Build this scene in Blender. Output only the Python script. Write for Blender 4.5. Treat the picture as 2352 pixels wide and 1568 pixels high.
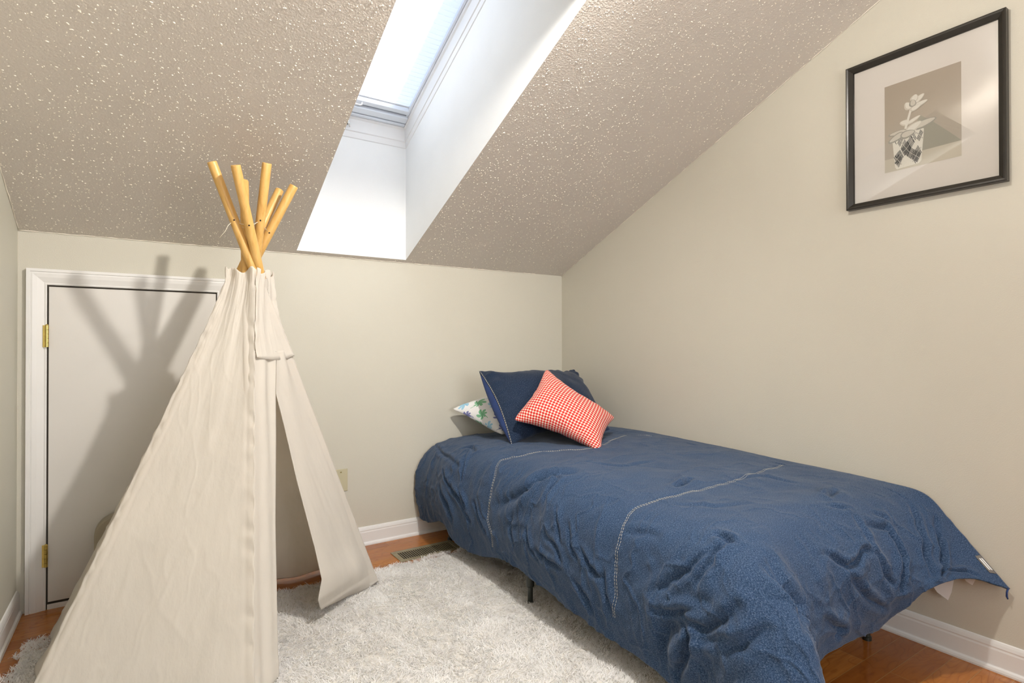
import bpy, math, random, zlib, base64
import numpy as np
from mathutils import Matrix, Vector
for o in list(bpy.data.objects): bpy.data.objects.remove(o)
sc = bpy.context.scene
COL = sc.collection
# ------------------------------------------------------------------ camera
CF = (0.55164001, 0.83406143, 0.00590242); CR = (0.83407824, -0.55164561, -0.00078084); CU = (-0.00260477, -0.00535383, 0.99998228)
CP = (-2.32808, -2.91859, 1.06318)
cd = bpy.data.cameras.new('camera'); cd.sensor_width = 36.0; cd.lens = 1283.69 * 36 / 2352; cd.clip_start = 0.05
cam = bpy.data.objects.new('camera', cd); COL.objects.link(cam); sc.camera = cam
cam.matrix_world = Matrix(((CR[0], CU[0], -CF[0], CP[0]), (CR[1], CU[1], -CF[1], CP[1]), (CR[2], CU[2], -CF[2], CP[2]), (0, 0, 0, 1)))
# ------------------------------------------------------------------ light and exposure
sc.view_settings.view_transform = 'Standard'; sc.view_settings.look = 'None'; sc.view_settings.gamma = 1.0
sc.view_settings.use_curve_mapping = False; sc.view_settings.exposure = 0.34
w = bpy.data.worlds.new('daylight'); sc.world = w; w.use_nodes = True
bg = w.node_tree.nodes['Background']; bg.inputs[0].default_value = (0.62, 0.78, 1.0, 1); bg.inputs[1].default_value = 1.5
def light(name, kind, loc, energy, color, rot=None, **kw):
    l = bpy.data.lights.new(name, kind); l.energy = energy; l.color = color
    for k, v in kw.items(): setattr(l, k, v)
    o = bpy.data.objects.new(name, l); COL.objects.link(o); o.location = loc
    if rot: o.rotation_euler = rot
    return o
sun = light('sun', 'SUN', (3, -1, 6), 12.0, (1.0, 0.97, 0.92), angle=0.01)
sun.rotation_euler = Vector((-0.62, 0.12, -0.78)).to_track_quat('-Z', 'Y').to_euler()
LAMP = Vector((-1.31, -2.03, 2.362))
light('ceiling_lamp_light', 'POINT', LAMP, 24.0, (1.0, 0.94, 0.86), shadow_soft_size=0.032)
light('ceiling_lamp_beam', 'SPOT', LAMP + Vector((0, 0, -0.004)), 92.0, (1.0, 0.955, 0.89), rot=(Vector((-1.95, -0.75, 0.35)) - LAMP).to_track_quat('-Z', 'Y').to_euler(), shadow_soft_size=0.034, spot_size=math.radians(150), spot_blend=0.9)
# soft fill light added at the rear wall, behind the camera
light('rear_fill_light', 'AREA', (-1.3, -4.52, 1.45), 30.0, (1.0, 0.965, 0.92), rot=(math.radians(90), 0, 0), shape='RECTANGLE', size=1.7, size_y=1.3)
# ------------------------------------------------------------------ dimensions
H = 1.52; TAN = math.tan(0.413584); XL = -2.74; YR = -4.6; ZF = 2.50
YF = -(ZF - H) / TAN
SX0, SX1 = -1.692, -1.117; SY0, SY1 = -0.026, -1.72
def zc(y): return H - y * TAN
# ------------------------------------------------------------------ materials
def new_mat(name):
    m = bpy.data.materials.new(name); m.use_nodes = True
    return m, m.node_tree, m.node_tree.nodes['Principled BSDF']
def N(nt, t, **kw):
    n = nt.nodes.new(t)
    for k, v in kw.items():
        if k.startswith('i_'):
            key = k[2:]; key = int(key) if key.isdigit() else key.replace('_', ' ')
            n.inputs[key].default_value = v
        else: setattr(n, k, v)
    return n
def ramp(nt, fac, stops):
    r = nt.nodes.new('ShaderNodeValToRGB'); e = r.color_ramp.elements
    while len(e) < len(stops): e.new(0.5)
    for i, (p, c) in enumerate(stops):
        e[i].position = p; e[i].color = (*c, 1) if len(c) == 3 else c
    nt.links.new(fac, r.inputs[0]); return r.outputs[0]
def noise(nt, vec, scale, detail=2, rough=0.5, st=None):
    if st:
        mp = N(nt, 'ShaderNodeMapping'); mp.inputs['Scale'].default_value = st; nt.links.new(vec, mp.inputs[0]); vec = mp.outputs[0]
    n = N(nt, 'ShaderNodeTexNoise', i_Scale=scale, i_Detail=detail, i_Roughness=rough); nt.links.new(vec, n.inputs['Vector']); return n.outputs[0]
def bump(nt, b, h, dist, strength=1.0):
    n = N(nt, 'ShaderNodeBump', i_Strength=strength, i_Distance=dist); nt.links.new(h, n.inputs['Height']); nt.links.new(n.outputs[0], b.inputs['Normal']); return n
def coord(nt, which='Object'): return N(nt, 'ShaderNodeTexCoord').outputs[which]
def mixc(nt, fac, a, b, mode='MIX'):
    m = N(nt, 'ShaderNodeMix', data_type='RGBA', blend_type=mode)
    for s, v in ((0, fac), (6, a), (7, b)):
        if isinstance(v, (float, int)): m.inputs[s].default_value = v
        elif isinstance(v, tuple): m.inputs[s].default_value = (*v, 1)
        else: nt.links.new(v, m.inputs[s])
    return m.outputs[2]
def math_(nt, op, a, b=None, c=None):
    n = N(nt, 'ShaderNodeMath', operation=op)
    for s, v in ((0, a), (1, b), (2, c)):
        if v is None: continue
        if isinstance(v, (float, int)): n.inputs[s].default_value = v
        else: nt.links.new(v, n.inputs[s])
    return n.outputs[0]
def simple(name, col, rough=0.5, metal=0.0, spec=0.5, var=0.0, vscale=8, bscale=0, bdist=0.0005, **kw):
    m, nt, b = new_mat(name)
    b.inputs['Roughness'].default_value = rough; b.inputs['Metallic'].default_value = metal; b.inputs['Specular IOR Level'].default_value = spec
    co = coord(nt)
    n = noise(nt, co, vscale, 3)
    lo = tuple(c * (1 - var) for c in col); hi = tuple(min(1, c * (1 + var)) for c in col)
    nt.links.new(ramp(nt, n, [(0.3, lo), (0.7, hi)]), b.inputs['Base Color'])
    if bscale: bump(nt, b, noise(nt, co, bscale, 2), bdist)
    for k, v in kw.items(): b.inputs[k.replace('_', ' ')].default_value = v
    return m
M = {}
M['wall'] = simple('wall_paint', (0.60, 0.573, 0.492), 0.55, spec=0.3, var=0.012, vscale=2.5, bscale=260, bdist=0.0006)
M['wall_left'] = simple('wall_paint_side', (0.60, 0.585, 0.50), 0.5, spec=0.3, var=0.01, vscale=2.5, bscale=260, bdist=0.0006)
M['ceiling'] = simple('ceiling_texture_paint', (0.67, 0.62, 0.56), 0.45, spec=0.45, var=0.02, vscale=4, bscale=150, bdist=0.0016)
M['dabs'] = simple('ceiling_texture_dabs', (0.90, 0.84, 0.73), 0.38, spec=0.5, var=0.02)
M['shaft'] = simple('shaft_paint', (0.83, 0.84, 0.84), 0.95, spec=0.05, var=0.01, bscale=300, bdist=0.0004)
M['white_trim'] = simple('white_trim_paint', (0.80, 0.79, 0.775), 0.32, var=0.015, vscale=6)
M['door_paint'] = simple('door_paint', (0.70, 0.675, 0.64), 0.38, var=0.02, vscale=3, bscale=40, bdist=0.0003)
M['jamb_dark'] = simple('door_gap_dark', (0.05, 0.04, 0.03), 0.8)
M['brass'] = simple('aged_brass', (0.62, 0.47, 0.14), 0.28, metal=1.0, var=0.15, vscale=60)
M['almond'] = simple('almond_plastic', (0.53, 0.485, 0.33), 0.35, var=0.01)
M['black_metal'] = simple('black_powder_coat', (0.02, 0.024, 0.02), 0.38, var=0.1)
M['black_frame'] = simple('picture_frame_lacquer', (0.022, 0.019, 0.014), 0.30, var=0.1, vscale=30)
M['chrome'] = simple('chrome', (0.75, 0.75, 0.75), 0.15, metal=1.0)
M['alu'] = simple('shade_rail_aluminium', (0.80, 0.84, 0.90), 0.3, metal=0.5, var=0.02)
M['window_white'] = simple('skylight_frame_paint', (0.80, 0.80, 0.80), 0.4, var=0.01)
M['vent'] = simple('bronze_vent_metal', (0.30, 0.26, 0.165), 0.35, metal=0.35, var=0.1, vscale=30)
M['vent_dark'] = simple('vent_duct_dark', (0.01, 0.009, 0.007), 0.9)
M['mattress'] = simple('mattress_ticking', (0.75, 0.74, 0.70), 0.8, bscale=300, bdist=0.0005)
M['rug_back'] = simple('rug_backing', (0.70, 0.67, 0.62), 0.9)
M['cord'] = simple('cotton_cord', (0.80, 0.74, 0.60), 0.8)
M['hole'] = simple('drilled_hole', (0.02, 0.012, 0.008), 0.9)
M['paper'] = simple('care_tag_fabric', (0.90, 0.89, 0.88), 0.8, var=0.02)
M['tag_dark'] = simple('woven_label_grey', (0.16, 0.145, 0.13), 0.8)
M['navy'] = simple('navy_lining', (0.018, 0.045, 0.16), 0.75, var=0.12, vscale=25, bscale=90, bdist=0.001)
M['stitch'] = simple('stitch_thread', (0.50, 0.48, 0.42), 0.8)
M['mat_board'] = simple('mat_board', (0.80, 0.755, 0.71), 0.7, var=0.004)
M['dirt_line'] = simple('caulk_dark', (0.08, 0.07, 0.05), 0.9)

def mk_glass(name, tint=(1, 1, 1), rough=0.0, gl=0.0):
    m = bpy.data.materials.new(name); m.use_nodes = True; nt = m.node_tree; nt.nodes.clear()
    out = N(nt, 'ShaderNodeOutputMaterial'); t = N(nt, 'ShaderNodeBsdfTransparent'); t.inputs[0].default_value = (*tint, 1)
    g = N(nt, 'ShaderNodeBsdfGlossy'); g.inputs['Roughness'].default_value = rough
    f = N(nt, 'ShaderNodeFresnel', i_IOR=1.45); mx = N(nt, 'ShaderNodeMixShader')
    nt.links.new(f.outputs[0], mx.inputs[0]); nt.links.new(t.outputs[0], mx.inputs[1]); nt.links.new(g.outputs[0], mx.inputs[2]); nt.links.new(mx.outputs[0], out.inputs[0])
    return m
M['glass'] = mk_glass('window_glass', (0.97, 0.98, 1.0)); M['picture_glass'] = mk_glass('picture_glass', (0.985, 0.985, 0.985), 0.012)

def mk_cloth(name, col, transl, var=0.04, wrinkle=0.0015, rough=0.85):
    m, nt, b = new_mat(name); co = coord(nt)
    n = noise(nt, co, 5, 4, 0.6)
    c = ramp(nt, n, [(0.3, tuple(x * (1 - var) for x in col)), (0.7, col)])
    nt.links.new(c, b.inputs['Base Color']); b.inputs['Roughness'].default_value = rough; b.inputs['Specular IOR Level'].default_value = 0.15
    h1 = noise(nt, co, 9, 5, 0.6, (1, 1, 0.35)); h2 = noise(nt, co, 500, 2)
    bp = bump(nt, b, h1, wrinkle * 9); bp2 = N(nt, 'ShaderNodeBump', i_Strength=0.3, i_Distance=0.0006)
    nt.links.new(h2, bp2.inputs['Height']); nt.links.new(bp.outputs[0], bp2.inputs['Normal']); nt.links.new(bp2.outputs[0], b.inputs['Normal'])
    tr = N(nt, 'ShaderNodeBsdfTranslucent'); nt.links.new(c, tr.inputs[0]); mx = N(nt, 'ShaderNodeMixShader', i_0=transl)
    out = nt.nodes['Material Output']; nt.links.new(b.outputs[0], mx.inputs[1]); nt.links.new(tr.outputs[0], mx.inputs[2]); nt.links.new(mx.outputs[0], out.inputs[0])
    return m
M['canvas'] = mk_cloth('cotton_canvas', (0.87, 0.83, 0.765), 0.45, wrinkle=0.0008)
M['shade'] = mk_cloth('cellular_shade_fabric', (0.93, 0.94, 0.96), 0.55, var=0.01, wrinkle=0.0)
M['clear_plastic'] = mk_cloth('frosted_beige_plastic', (0.62, 0.56, 0.44), 0.45, wrinkle=0.0, rough=0.3)
M['lamp_glass'], _nt, _b = new_mat('lamp_diffuser'); _b.inputs['Emission Color'].default_value = (1, 0.93, 0.83, 1); _b.inputs['Emission Strength'].default_value = 12; _b.inputs['Base Color'].default_value = (0.9, 0.88, 0.84, 1)

def mk_denim(name, dark, light_, worn, amt=0.5):
    m, nt, b = new_mat(name); uv = coord(nt, 'UV')
    a = noise(nt, uv, 420, 2, 0.7, (1.0, 0.5, 1)); a2 = noise(nt, uv, 600, 2, 0.6, (0.35, 1.0, 1)); big = noise(nt, uv, 3.0, 4, 0.6)
    s = math_(nt, 'ADD', math_(nt, 'MULTIPLY', a, 0.6), math_(nt, 'MULTIPLY', a2, 0.4))
    c = ramp(nt, s, [(0.38, dark), (0.52, light_), (0.67, worn)])
    c = mixc(nt, math_(nt, 'MULTIPLY', big, 0.35), c, tuple(x * 0.75 for x in dark))
    nt.links.new(c, b.inputs['Base Color']); b.inputs['Roughness'].default_value = 0.85; b.inputs['Specular IOR Level'].default_value = 0.2
    b.inputs['Sheen Weight'].default_value = 0.12; b.inputs['Sheen Roughness'].default_value = 0.5
    bump(nt, b, math_(nt, 'ADD', math_(nt, 'MULTIPLY', a, 0.10), noise(nt, uv, 50, 4, 0.62)), 0.0012, 0.5)
    return m
M['denim'] = mk_denim('denim_cotton', (0.009, 0.024, 0.058), (0.032, 0.070, 0.148), (0.15, 0.195, 0.285))
M['denim_dark'] = mk_denim('denim_cotton_dark', (0.005, 0.011, 0.028), (0.013, 0.030, 0.070), (0.09, 0.12, 0.18))

def mk_wood_pole():
    m, nt, b = new_mat('pale_pine_pole'); co = coord(nt)
    g = noise(nt, co, 60, 4, 0.6, (1, 1, 0.05)); g2 = noise(nt, co, 9, 3, 0.6, (1, 1, 0.25))
    c = ramp(nt, g, [(0.25, (0.50, 0.27, 0.065)), (0.5, (0.66, 0.40, 0.125)), (0.8, (0.74, 0.48, 0.18))])
    c = mixc(nt, math_(nt, 'MULTIPLY', g2, 0.4), c, (0.60, 0.34, 0.09))
    nt.links.new(c, b.inputs['Base Color']); b.inputs['Roughness'].default_value = 0.42; bump(nt, b, g, 0.0004)
    return m
M['pole'] = mk_wood_pole()

def mk_floor():
    m, nt, b = new_mat('orange_brown_hardwood'); co = coord(nt)
    br = N(nt, 'ShaderNodeTexBrick', offset=0.43, offset_frequency=2, squash=1.0)
    br.inputs['Color1'].default_value = (0, 0, 0, 1); br.inputs['Color2'].default_value = (1, 1, 1, 1); br.inputs['Mortar'].default_value = (0.5, 0.5, 0.5, 1)
    br.inputs['Scale'].default_value = 1.0; br.inputs['Mortar Size'].default_value = 0.0009; br.inputs['Mortar Smooth'].default_value = 0.0; br.inputs['Brick Width'].default_value = 0.93; br.inputs['Row Height'].default_value = 0.0795
    mp = N(nt, 'ShaderNodeMapping'); mp.inputs['Location'].default_value = (0.30, 0.0095, 0); nt.links.new(co, mp.inputs[0]); nt.links.new(mp.outputs[0], br.inputs['Vector'])
    sep = N(nt, 'ShaderNodeSeparateXYZ'); nt.links.new(co, sep.inputs[0])
    row = math_(nt, 'FLOOR', math_(nt, 'DIVIDE', math_(nt, 'ADD', sep.outputs[1], 0.0095), 0.0795))
    wn = N(nt, 'ShaderNodeTexWhiteNoise', noise_dimensions='1D'); nt.links.new(row, wn.inputs['W'])
    comb = N(nt, 'ShaderNodeCombineXYZ'); nt.links.new(math_(nt, 'ADD', sep.outputs[0], math_(nt, 'MULTIPLY', wn.outputs[0], 7.0)), comb.inputs[0]); nt.links.new(sep.outputs[1], comb.inputs[1]); nt.links.new(math_(nt, 'MULTIPLY', wn.outputs[0], 5.0), comb.inputs[2])
    g = noise(nt, comb.outputs[0], 55, 5, 0.6, (0.09, 1, 1)); warp = noise(nt, comb.outputs[0], 6, 2, 0.5, (0.55, 1.6, 1))
    wv = math_(nt, 'SINE', math_(nt, 'MULTIPLY', warp, 85.0))
    base = ramp(nt, br.outputs[0], [(0.0, (0.33, 0.105, 0.018)), (0.5, (0.42, 0.145, 0.026)), (1.0, (0.50, 0.19, 0.038))])
    c = mixc(nt, math_(nt, 'MULTIPLY', ramp(nt, g, [(0.35, (0, 0, 0)), (0.7, (1, 1, 1))]), 0.45), base, (0.22, 0.055, 0.008))
    c = mixc(nt, math_(nt, 'MULTIPLY', ramp(nt, wv, [(0.0, (0, 0, 0)), (0.75, (0.1, 0.1, 0.1)), (1.0, (1, 1, 1))]), 0.35), c, (0.20, 0.05, 0.008))
    c = mixc(nt, br.outputs['Fac'], c, (0.40, 0.20, 0.06))
    nt.links.new(c, b.inputs['Base Color']); b.inputs['Roughness'].default_value = 0.16; b.inputs['Specular IOR Level'].default_value = 0.5
    bump(nt, b, math_(nt, 'MULTIPLY', br.outputs['Fac'], -1.0), 0.0006)
    return m
M['floor'] = mk_floor()

def mk_dots():
    m, nt, b = new_mat('red_dotted_cotton'); uv = coord(nt, 'UV'); S = 1 / 0.0131
    sp = N(nt, 'ShaderNodeSeparateXYZ'); nt.links.new(uv, sp.inputs[0])
    fx = math_(nt, 'SUBTRACT', math_(nt, 'FRACT', math_(nt, 'MULTIPLY', sp.outputs[0], S)), 0.5); fy = math_(nt, 'SUBTRACT', math_(nt, 'FRACT', math_(nt, 'MULTIPLY', sp.outputs[1], S)), 0.5)
    r = math_(nt, 'SQRT', math_(nt, 'ADD', math_(nt, 'MULTIPLY', fx, fx), math_(nt, 'MULTIPLY', fy, fy)))
    fac = math_(nt, 'GREATER_THAN', r, 0.45)
    nt.links.new(mixc(nt, fac, (0.62, 0.036, 0.028), (0.84, 0.77, 0.66)), b.inputs['Base Color']); b.inputs['Roughness'].default_value = 0.8; b.inputs['Specular IOR Level'].default_value = 0.2
    bump(nt, b, noise(nt, uv, 500, 2), 0.0003); return m
M['dots'] = mk_dots()

def mk_palms():
    m, nt, b = new_mat('white_cotton_with_palm_print'); uv = coord(nt, 'UV'); cell = 0.088
    sp = N(nt, 'ShaderNodeSeparateXYZ'); nt.links.new(uv, sp.inputs[0])
    yy = math_(nt, 'DIVIDE', sp.outputs[1], cell * 0.86); rowi = math_(nt, 'FLOOR', yy)
    xx = math_(nt, 'ADD', math_(nt, 'DIVIDE', sp.outputs[0], cell), math_(nt, 'MULTIPLY', math_(nt, 'MODULO', math_(nt, 'ABSOLUTE', rowi), 2.0), 0.5)); coli = math_(nt, 'FLOOR', xx)
    cid = N(nt, 'ShaderNodeCombineXYZ'); nt.links.new(coli, cid.inputs[0]); nt.links.new(rowi, cid.inputs[1])
    wn = N(nt, 'ShaderNodeTexWhiteNoise', noise_dimensions='2D'); nt.links.new(cid.outputs[0], wn.inputs['Vector'])
    ws = N(nt, 'ShaderNodeSeparateColor'); nt.links.new(wn.outputs['Color'], ws.inputs[0])
    px = math_(nt, 'SUBTRACT', math_(nt, 'FRACT', xx), math_(nt, 'ADD', 0.45, math_(nt, 'MULTIPLY', ws.outputs[0], 0.1))); py = math_(nt, 'SUBTRACT', math_(nt, 'FRACT', yy), math_(nt, 'ADD', 0.47, math_(nt, 'MULTIPLY', ws.outputs[1], 0.1)))
    ang0 = math_(nt, 'MULTIPLY', ws.outputs[2], 6.283)
    th = math_(nt, 'ADD', math_(nt, 'ARCTAN2', py, px), ang0); r = math_(nt, 'SQRT', math_(nt, 'ADD', math_(nt, 'MULTIPLY', px, px), math_(nt, 'MULTIPLY', py, py)))
    bend = math_(nt, 'ADD', th, math_(nt, 'MULTIPLY', r, 1.6))
    lobe = math_(nt, 'POWER', math_(nt, 'ABSOLUTE', math_(nt, 'COSINE', math_(nt, 'MULTIPLY', bend, 3.0))), 0.55)
    skip = math_(nt, 'COSINE', th)
    R = math_(nt, 'MULTIPLY', math_(nt, 'ADD', 0.02, math_(nt, 'MULTIPLY', lobe, 0.43)), math_(nt, 'ADD', 0.85, math_(nt, 'MULTIPLY', skip, 0.25)))
    taper = math_(nt, 'LESS_THAN', r, R)
    vein = math_(nt, 'MULTIPLY', math_(nt, 'GREATER_THAN', math_(nt, 'ABSOLUTE', math_(nt, 'SINE', math_(nt, 'MULTIPLY', bend, 3.0))), 0.13), 1.0)
    # trunk: curved stroke leaving the crown
    ca = math_(nt, 'COSINE', ang0); sa = math_(nt, 'SINE', ang0)
    qx = math_(nt, 'SUBTRACT', math_(nt, 'MULTIPLY', px, ca), math_(nt, 'MULTIPLY', py, sa)); qy = math_(nt, 'ADD', math_(nt, 'MULTIPLY', px, sa), math_(nt, 'MULTIPLY', py, ca))
    curve = math_(nt, 'ABSOLUTE', math_(nt, 'SUBTRACT', qy, math_(nt, 'MULTIPLY', math_(nt, 'MULTIPLY', qx, qx), 0.9)))
    tr = math_(nt, 'MULTIPLY', math_(nt, 'LESS_THAN', curve, 0.022), math_(nt, 'MULTIPLY', math_(nt, 'LESS_THAN', qx, 0.0), math_(nt, 'GREATER_THAN', qx, -0.46)))
    ink = math_(nt, 'MAXIMUM', taper, tr)
    pick = math_(nt, 'MODULO', math_(nt, 'ABSOLUTE', math_(nt, 'ADD', coli, math_(nt, 'MULTIPLY', rowi, 2.0))), 3.0)
    colr = N(nt, 'ShaderNodeValToRGB'); colr.color_ramp.interpolation = 'CONSTANT'; e = colr.color_ramp.elements; e.new(0.5)
    for i, (p, c) in enumerate([(0.0, (0.07, 0.09, 0.36)), (0.3, (0.09, 0.42, 0.18)), (0.62, (0.24, 0.55, 0.76))]): e[i].position = p; e[i].color = (*c, 1)
    nt.links.new(math_(nt, 'DIVIDE', pick, 3.0), colr.inputs[0])
    c = mixc(nt, math_(nt, 'MULTIPLY', ink, math_(nt, 'ADD', 0.55, math_(nt, 'MULTIPLY', vein, 0.35))), (0.83, 0.83, 0.83), colr.outputs[0])
    nt.links.new(c, b.inputs['Base Color']); b.inputs['Roughness'].default_value = 0.75; b.inputs['Specular IOR Level'].default_value = 0.2
    return m
M['palms'] = mk_palms()
def mk_pile():
    m, nt, b = new_mat('white_shag_pile'); co = coord(nt)
    c = ramp(nt, noise(nt, co, 7, 3), [(0.3, (0.88, 0.865, 0.85)), (0.7, (0.96, 0.955, 0.95))])
    nt.links.new(c, b.inputs['Base Color']); b.inputs['Roughness'].default_value = 0.8; b.inputs['Specular IOR Level'].default_value = 0.15
    tr = N(nt, 'ShaderNodeBsdfTranslucent'); nt.links.new(c, tr.inputs[0]); mx = N(nt, 'ShaderNodeMixShader', i_0=0.3)
    out = nt.nodes['Material Output']; nt.links.new(b.outputs[0], mx.inputs[1]); nt.links.new(tr.outputs[0], mx.inputs[2]); nt.links.new(mx.outputs[0], out.inputs[0]); return m
M['pile'] = mk_pile()
# ------------------------------------------------------------------ builders
def tag(o, label=None, cat=None, group=None, kind=None):
    if label: o['label'] = label
    if cat: o['category'] = cat
    if group: o['group'] = group
    if kind: o['kind'] = kind
    return o
def thing(name, label, cat, loc=(0, 0, 0), group=None):
    o = bpy.data.objects.new(name, None); COL.objects.link(o); o.location = loc; o.empty_display_size = 0.05
    return tag(o, label, cat, group)
def link(name, me, mat, parent=None, smooth=False):
    o = bpy.data.objects.new(name, me); COL.objects.link(o)
    if mat: me.materials.append(mat)
    if smooth: me.polygons.foreach_set('use_smooth', [True] * len(me.polygons))
    if parent:
        o.parent = parent
        root = parent; off = Vector(root.location)
        while root.parent: root = root.parent; off = off + Vector(root.location)
        o.location = -off if not parent.parent and parent.type == 'EMPTY' else (0, 0, 0)
    return o
def mesh(name, V, F, mat, parent=None, smooth=False, uv=None):
    me = bpy.data.meshes.new(name); me.from_pydata([tuple(v) for v in V], [], F); me.update()
    if uv is not None:
        l = me.uv_layers.new(name='UVMap'); li = np.empty(len(me.loops), int); me.loops.foreach_get('vertex_index', li)
        l.data.foreach_set('uv', np.asarray(uv, float)[li].reshape(-1))
    return link(name, me, mat, parent, smooth)
class MB:
    def __init__(s): s.V = []; s.F = []
    def box(s, x0, x1, y0, y1, z0, z1):
        n = len(s.V); s.V += [(x, y, z) for x in (x0, x1) for y in (y0, y1) for z in (z0, z1)]
        s.F += [tuple(n + i for i in f) for f in ((0, 1, 3, 2), (4, 6, 7, 5), (0, 4, 5, 1), (2, 3, 7, 6), (0, 2, 6, 4), (1, 5, 7, 3))]; return s
    def quad(s, *p): n = len(s.V); s.V += list(p); s.F.append(tuple(range(n, n + len(p)))); return s
    def tube(s, path, r, seg=12, cap=True):
        path = [Vector(p) for p in path]; n0 = len(s.V); rs = r if isinstance(r, (list, tuple)) else [r] * len(path)
        t0 = (path[1] - path[0]).normalized(); up = Vector((0, 0, 1)) if abs(t0.z) < 0.9 else Vector((1, 0, 0)); a = t0.cross(up).normalized()
        for i, p in enumerate(path):
            t = (path[min(i + 1, len(path) - 1)] - path[max(i - 1, 0)]).normalized(); a = (a - t * a.dot(t)).normalized(); b = t.cross(a)
            for k in range(seg):
                an = 2 * math.pi * k / seg; s.V.append(tuple(p + (a * math.cos(an) + b * math.sin(an)) * rs[i]))
        for i in range(len(path) - 1):
            for k in range(seg):
                q = n0 + i * seg; s.F.append((q + k, q + (k + 1) % seg, q + seg + (k + 1) % seg, q + seg + k))
        if cap:
            s.F.append(tuple(n0 + k for k in range(seg))[::-1]); s.F.append(tuple(n0 + (len(path) - 1) * seg + k for k in range(seg)))
        return s
    def extr(s, prof, place, closed=True):
        # prof: list of 2D points; place: list of functions mapping a 2D point to 3D (stations along the sweep)
        n0 = len(s.V); m = len(prof)
        for f in place: s.V += [tuple(f(a, b)) for a, b in prof]
        for i in range(len(place) - 1):
            for k in range(m if closed else m - 1):
                a = n0 + i * m + k; b = n0 + i * m + (k + 1) % m; s.F.append((a, b, b + m, a + m))
        if closed: s.F.append(tuple(n0 + k for k in range(m))[::-1]); s.F.append(tuple(n0 + (len(place) - 1) * m + k for k in range(m)))
        return s
    def build(s, name, mat, parent=None, smooth=False, bevel=0, seg=2):
        o = mesh(name, s.V, s.F, mat, parent, smooth)
        bm = __import__('bmesh').new(); bm.from_mesh(o.data); __import__('bmesh').ops.recalc_face_normals(bm, faces=bm.faces); bm.to_mesh(o.data); bm.free()
        if bevel:
            b = o.modifiers.new('bevel', 'BEVEL'); b.width = bevel; b.segments = seg; b.limit_method = 'ANGLE'
        return o
def grid(name, P, mat, parent=None, uv=None, solid=0, sub=0, offset=0):
    nv, nu = P.shape[:2]; a = np.arange(nv * nu).reshape(nv, nu)
    F = np.stack([a[:-1, :-1], a[1:, :-1], a[1:, 1:], a[:-1, 1:]], -1).reshape(-1, 4)
    me = bpy.data.meshes.new(name); me.vertices.add(nv * nu); me.vertices.foreach_set('co', P.reshape(-1).astype(np.float32))
    me.loops.add(F.size); me.loops.foreach_set('vertex_index', F.reshape(-1).astype(np.int32)); me.polygons.add(len(F)); me.polygons.foreach_set('loop_start', (np.arange(len(F)) * 4).astype(np.int32)); me.polygons.foreach_set('loop_total', np.full(len(F), 4, np.int32))
    me.update(calc_edges=True); me.validate()
    if uv is not None:
        l = me.uv_layers.new(name='UVMap'); l.data.foreach_set('uv', uv.reshape(-1, 2)[F.reshape(-1)].reshape(-1).astype(np.float32))
    o = link(name, me, mat, parent, True)
    if solid:
        s = o.modifiers.new('solid', 'SOLIDIFY'); s.thickness = solid; s.offset = offset; s.use_even_offset = False
    if sub:
        s = o.modifiers.new('sub', 'SUBSURF'); s.levels = s.render_levels = sub
    return o
rng = np.random.default_rng(7); random.seed(7)
def vnoise(x, y, seed=0):
    r = np.random.default_rng(seed); T = r.random((64, 64)); xi = np.floor(x).astype(int); yi = np.floor(y).astype(int); fx = x - xi; fy = y - yi
    fx = fx * fx * (3 - 2 * fx); fy = fy * fy * (3 - 2 * fy); g = lambda a, b: T[a % 64, b % 64]
    return (g(xi, yi) * (1 - fx) + g(xi + 1, yi) * fx) * (1 - fy) + (g(xi, yi + 1) * (1 - fx) + g(xi + 1, yi + 1) * fx) * fy - 0.5
def fbm(x, y, seed=0, o=4):
    return sum(vnoise(x * 2 ** k + 7 * k, y * 2 ** k + 3 * k, seed + k) * 0.5 ** k for k in range(o))
# ------------------------------------------------------------------ room shell
def struct(name, mb, mat, **kw):
    o = mb.build(name, mat, **kw); return tag(o, kind='structure')
T_ = 0.10
struct('floor', MB().box(XL - T_, T_, YR - T_, T_, -0.12, 0), M['floor'])
struct('wall_back', MB().box(XL - T_, T_, 0, T_, -0.12, H + 0.02), M['wall'])
def gable(x0, x1):
    mb = MB(); prof = [(T_, -0.12), (T_, H - 0.02), (0, H + 0.01), (YF, ZF + 0.01), (YR - T_, ZF + 0.01), (YR - T_, -0.12)]
    return mb.extr(prof, [lambda a, b: (x0, a, b), lambda a, b: (x1, a, b)])
struct('wall_right', gable(0.0, T_), M['wall']); struct('wall_left', gable(XL - T_, XL), M['wall_left'])
# rear wall with an unseen window opening added to let in fill light
WX0, WX1, WZ0, WZ1 = -2.2, -0.4, 0.8, 2.1
mb = MB(); mb.box(XL, WX0, YR - T_, YR, -0.12, ZF); mb.box(WX1, 0, YR - T_, YR, -0.12, ZF); mb.box(WX0, WX1, YR - T_, YR, -0.12, WZ0); mb.box(WX0, WX1, YR - T_, YR, WZ1, ZF)
struct('wall_front', mb, M['wall'])
mb = MB()
for a in (WX0, (WX0 + WX1) / 2 - 0.02, WX1 - 0.04): mb.box(a, a + 0.04, YR - 0.07, YR - 0.02, WZ0, WZ1)
mb.box(WX0, WX1, YR - 0.07, YR - 0.02, WZ0, WZ0 + 0.04); mb.box(WX0, WX1, YR - 0.07, YR - 0.02, WZ1 - 0.04, WZ1)
wf = struct('added_window', mb, M['white_trim']); MB().box(WX0 + 0.01, WX1 - 0.01, YR - 0.05, YR - 0.045, WZ0, WZ1).build('pane', M['glass'], wf)
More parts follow.
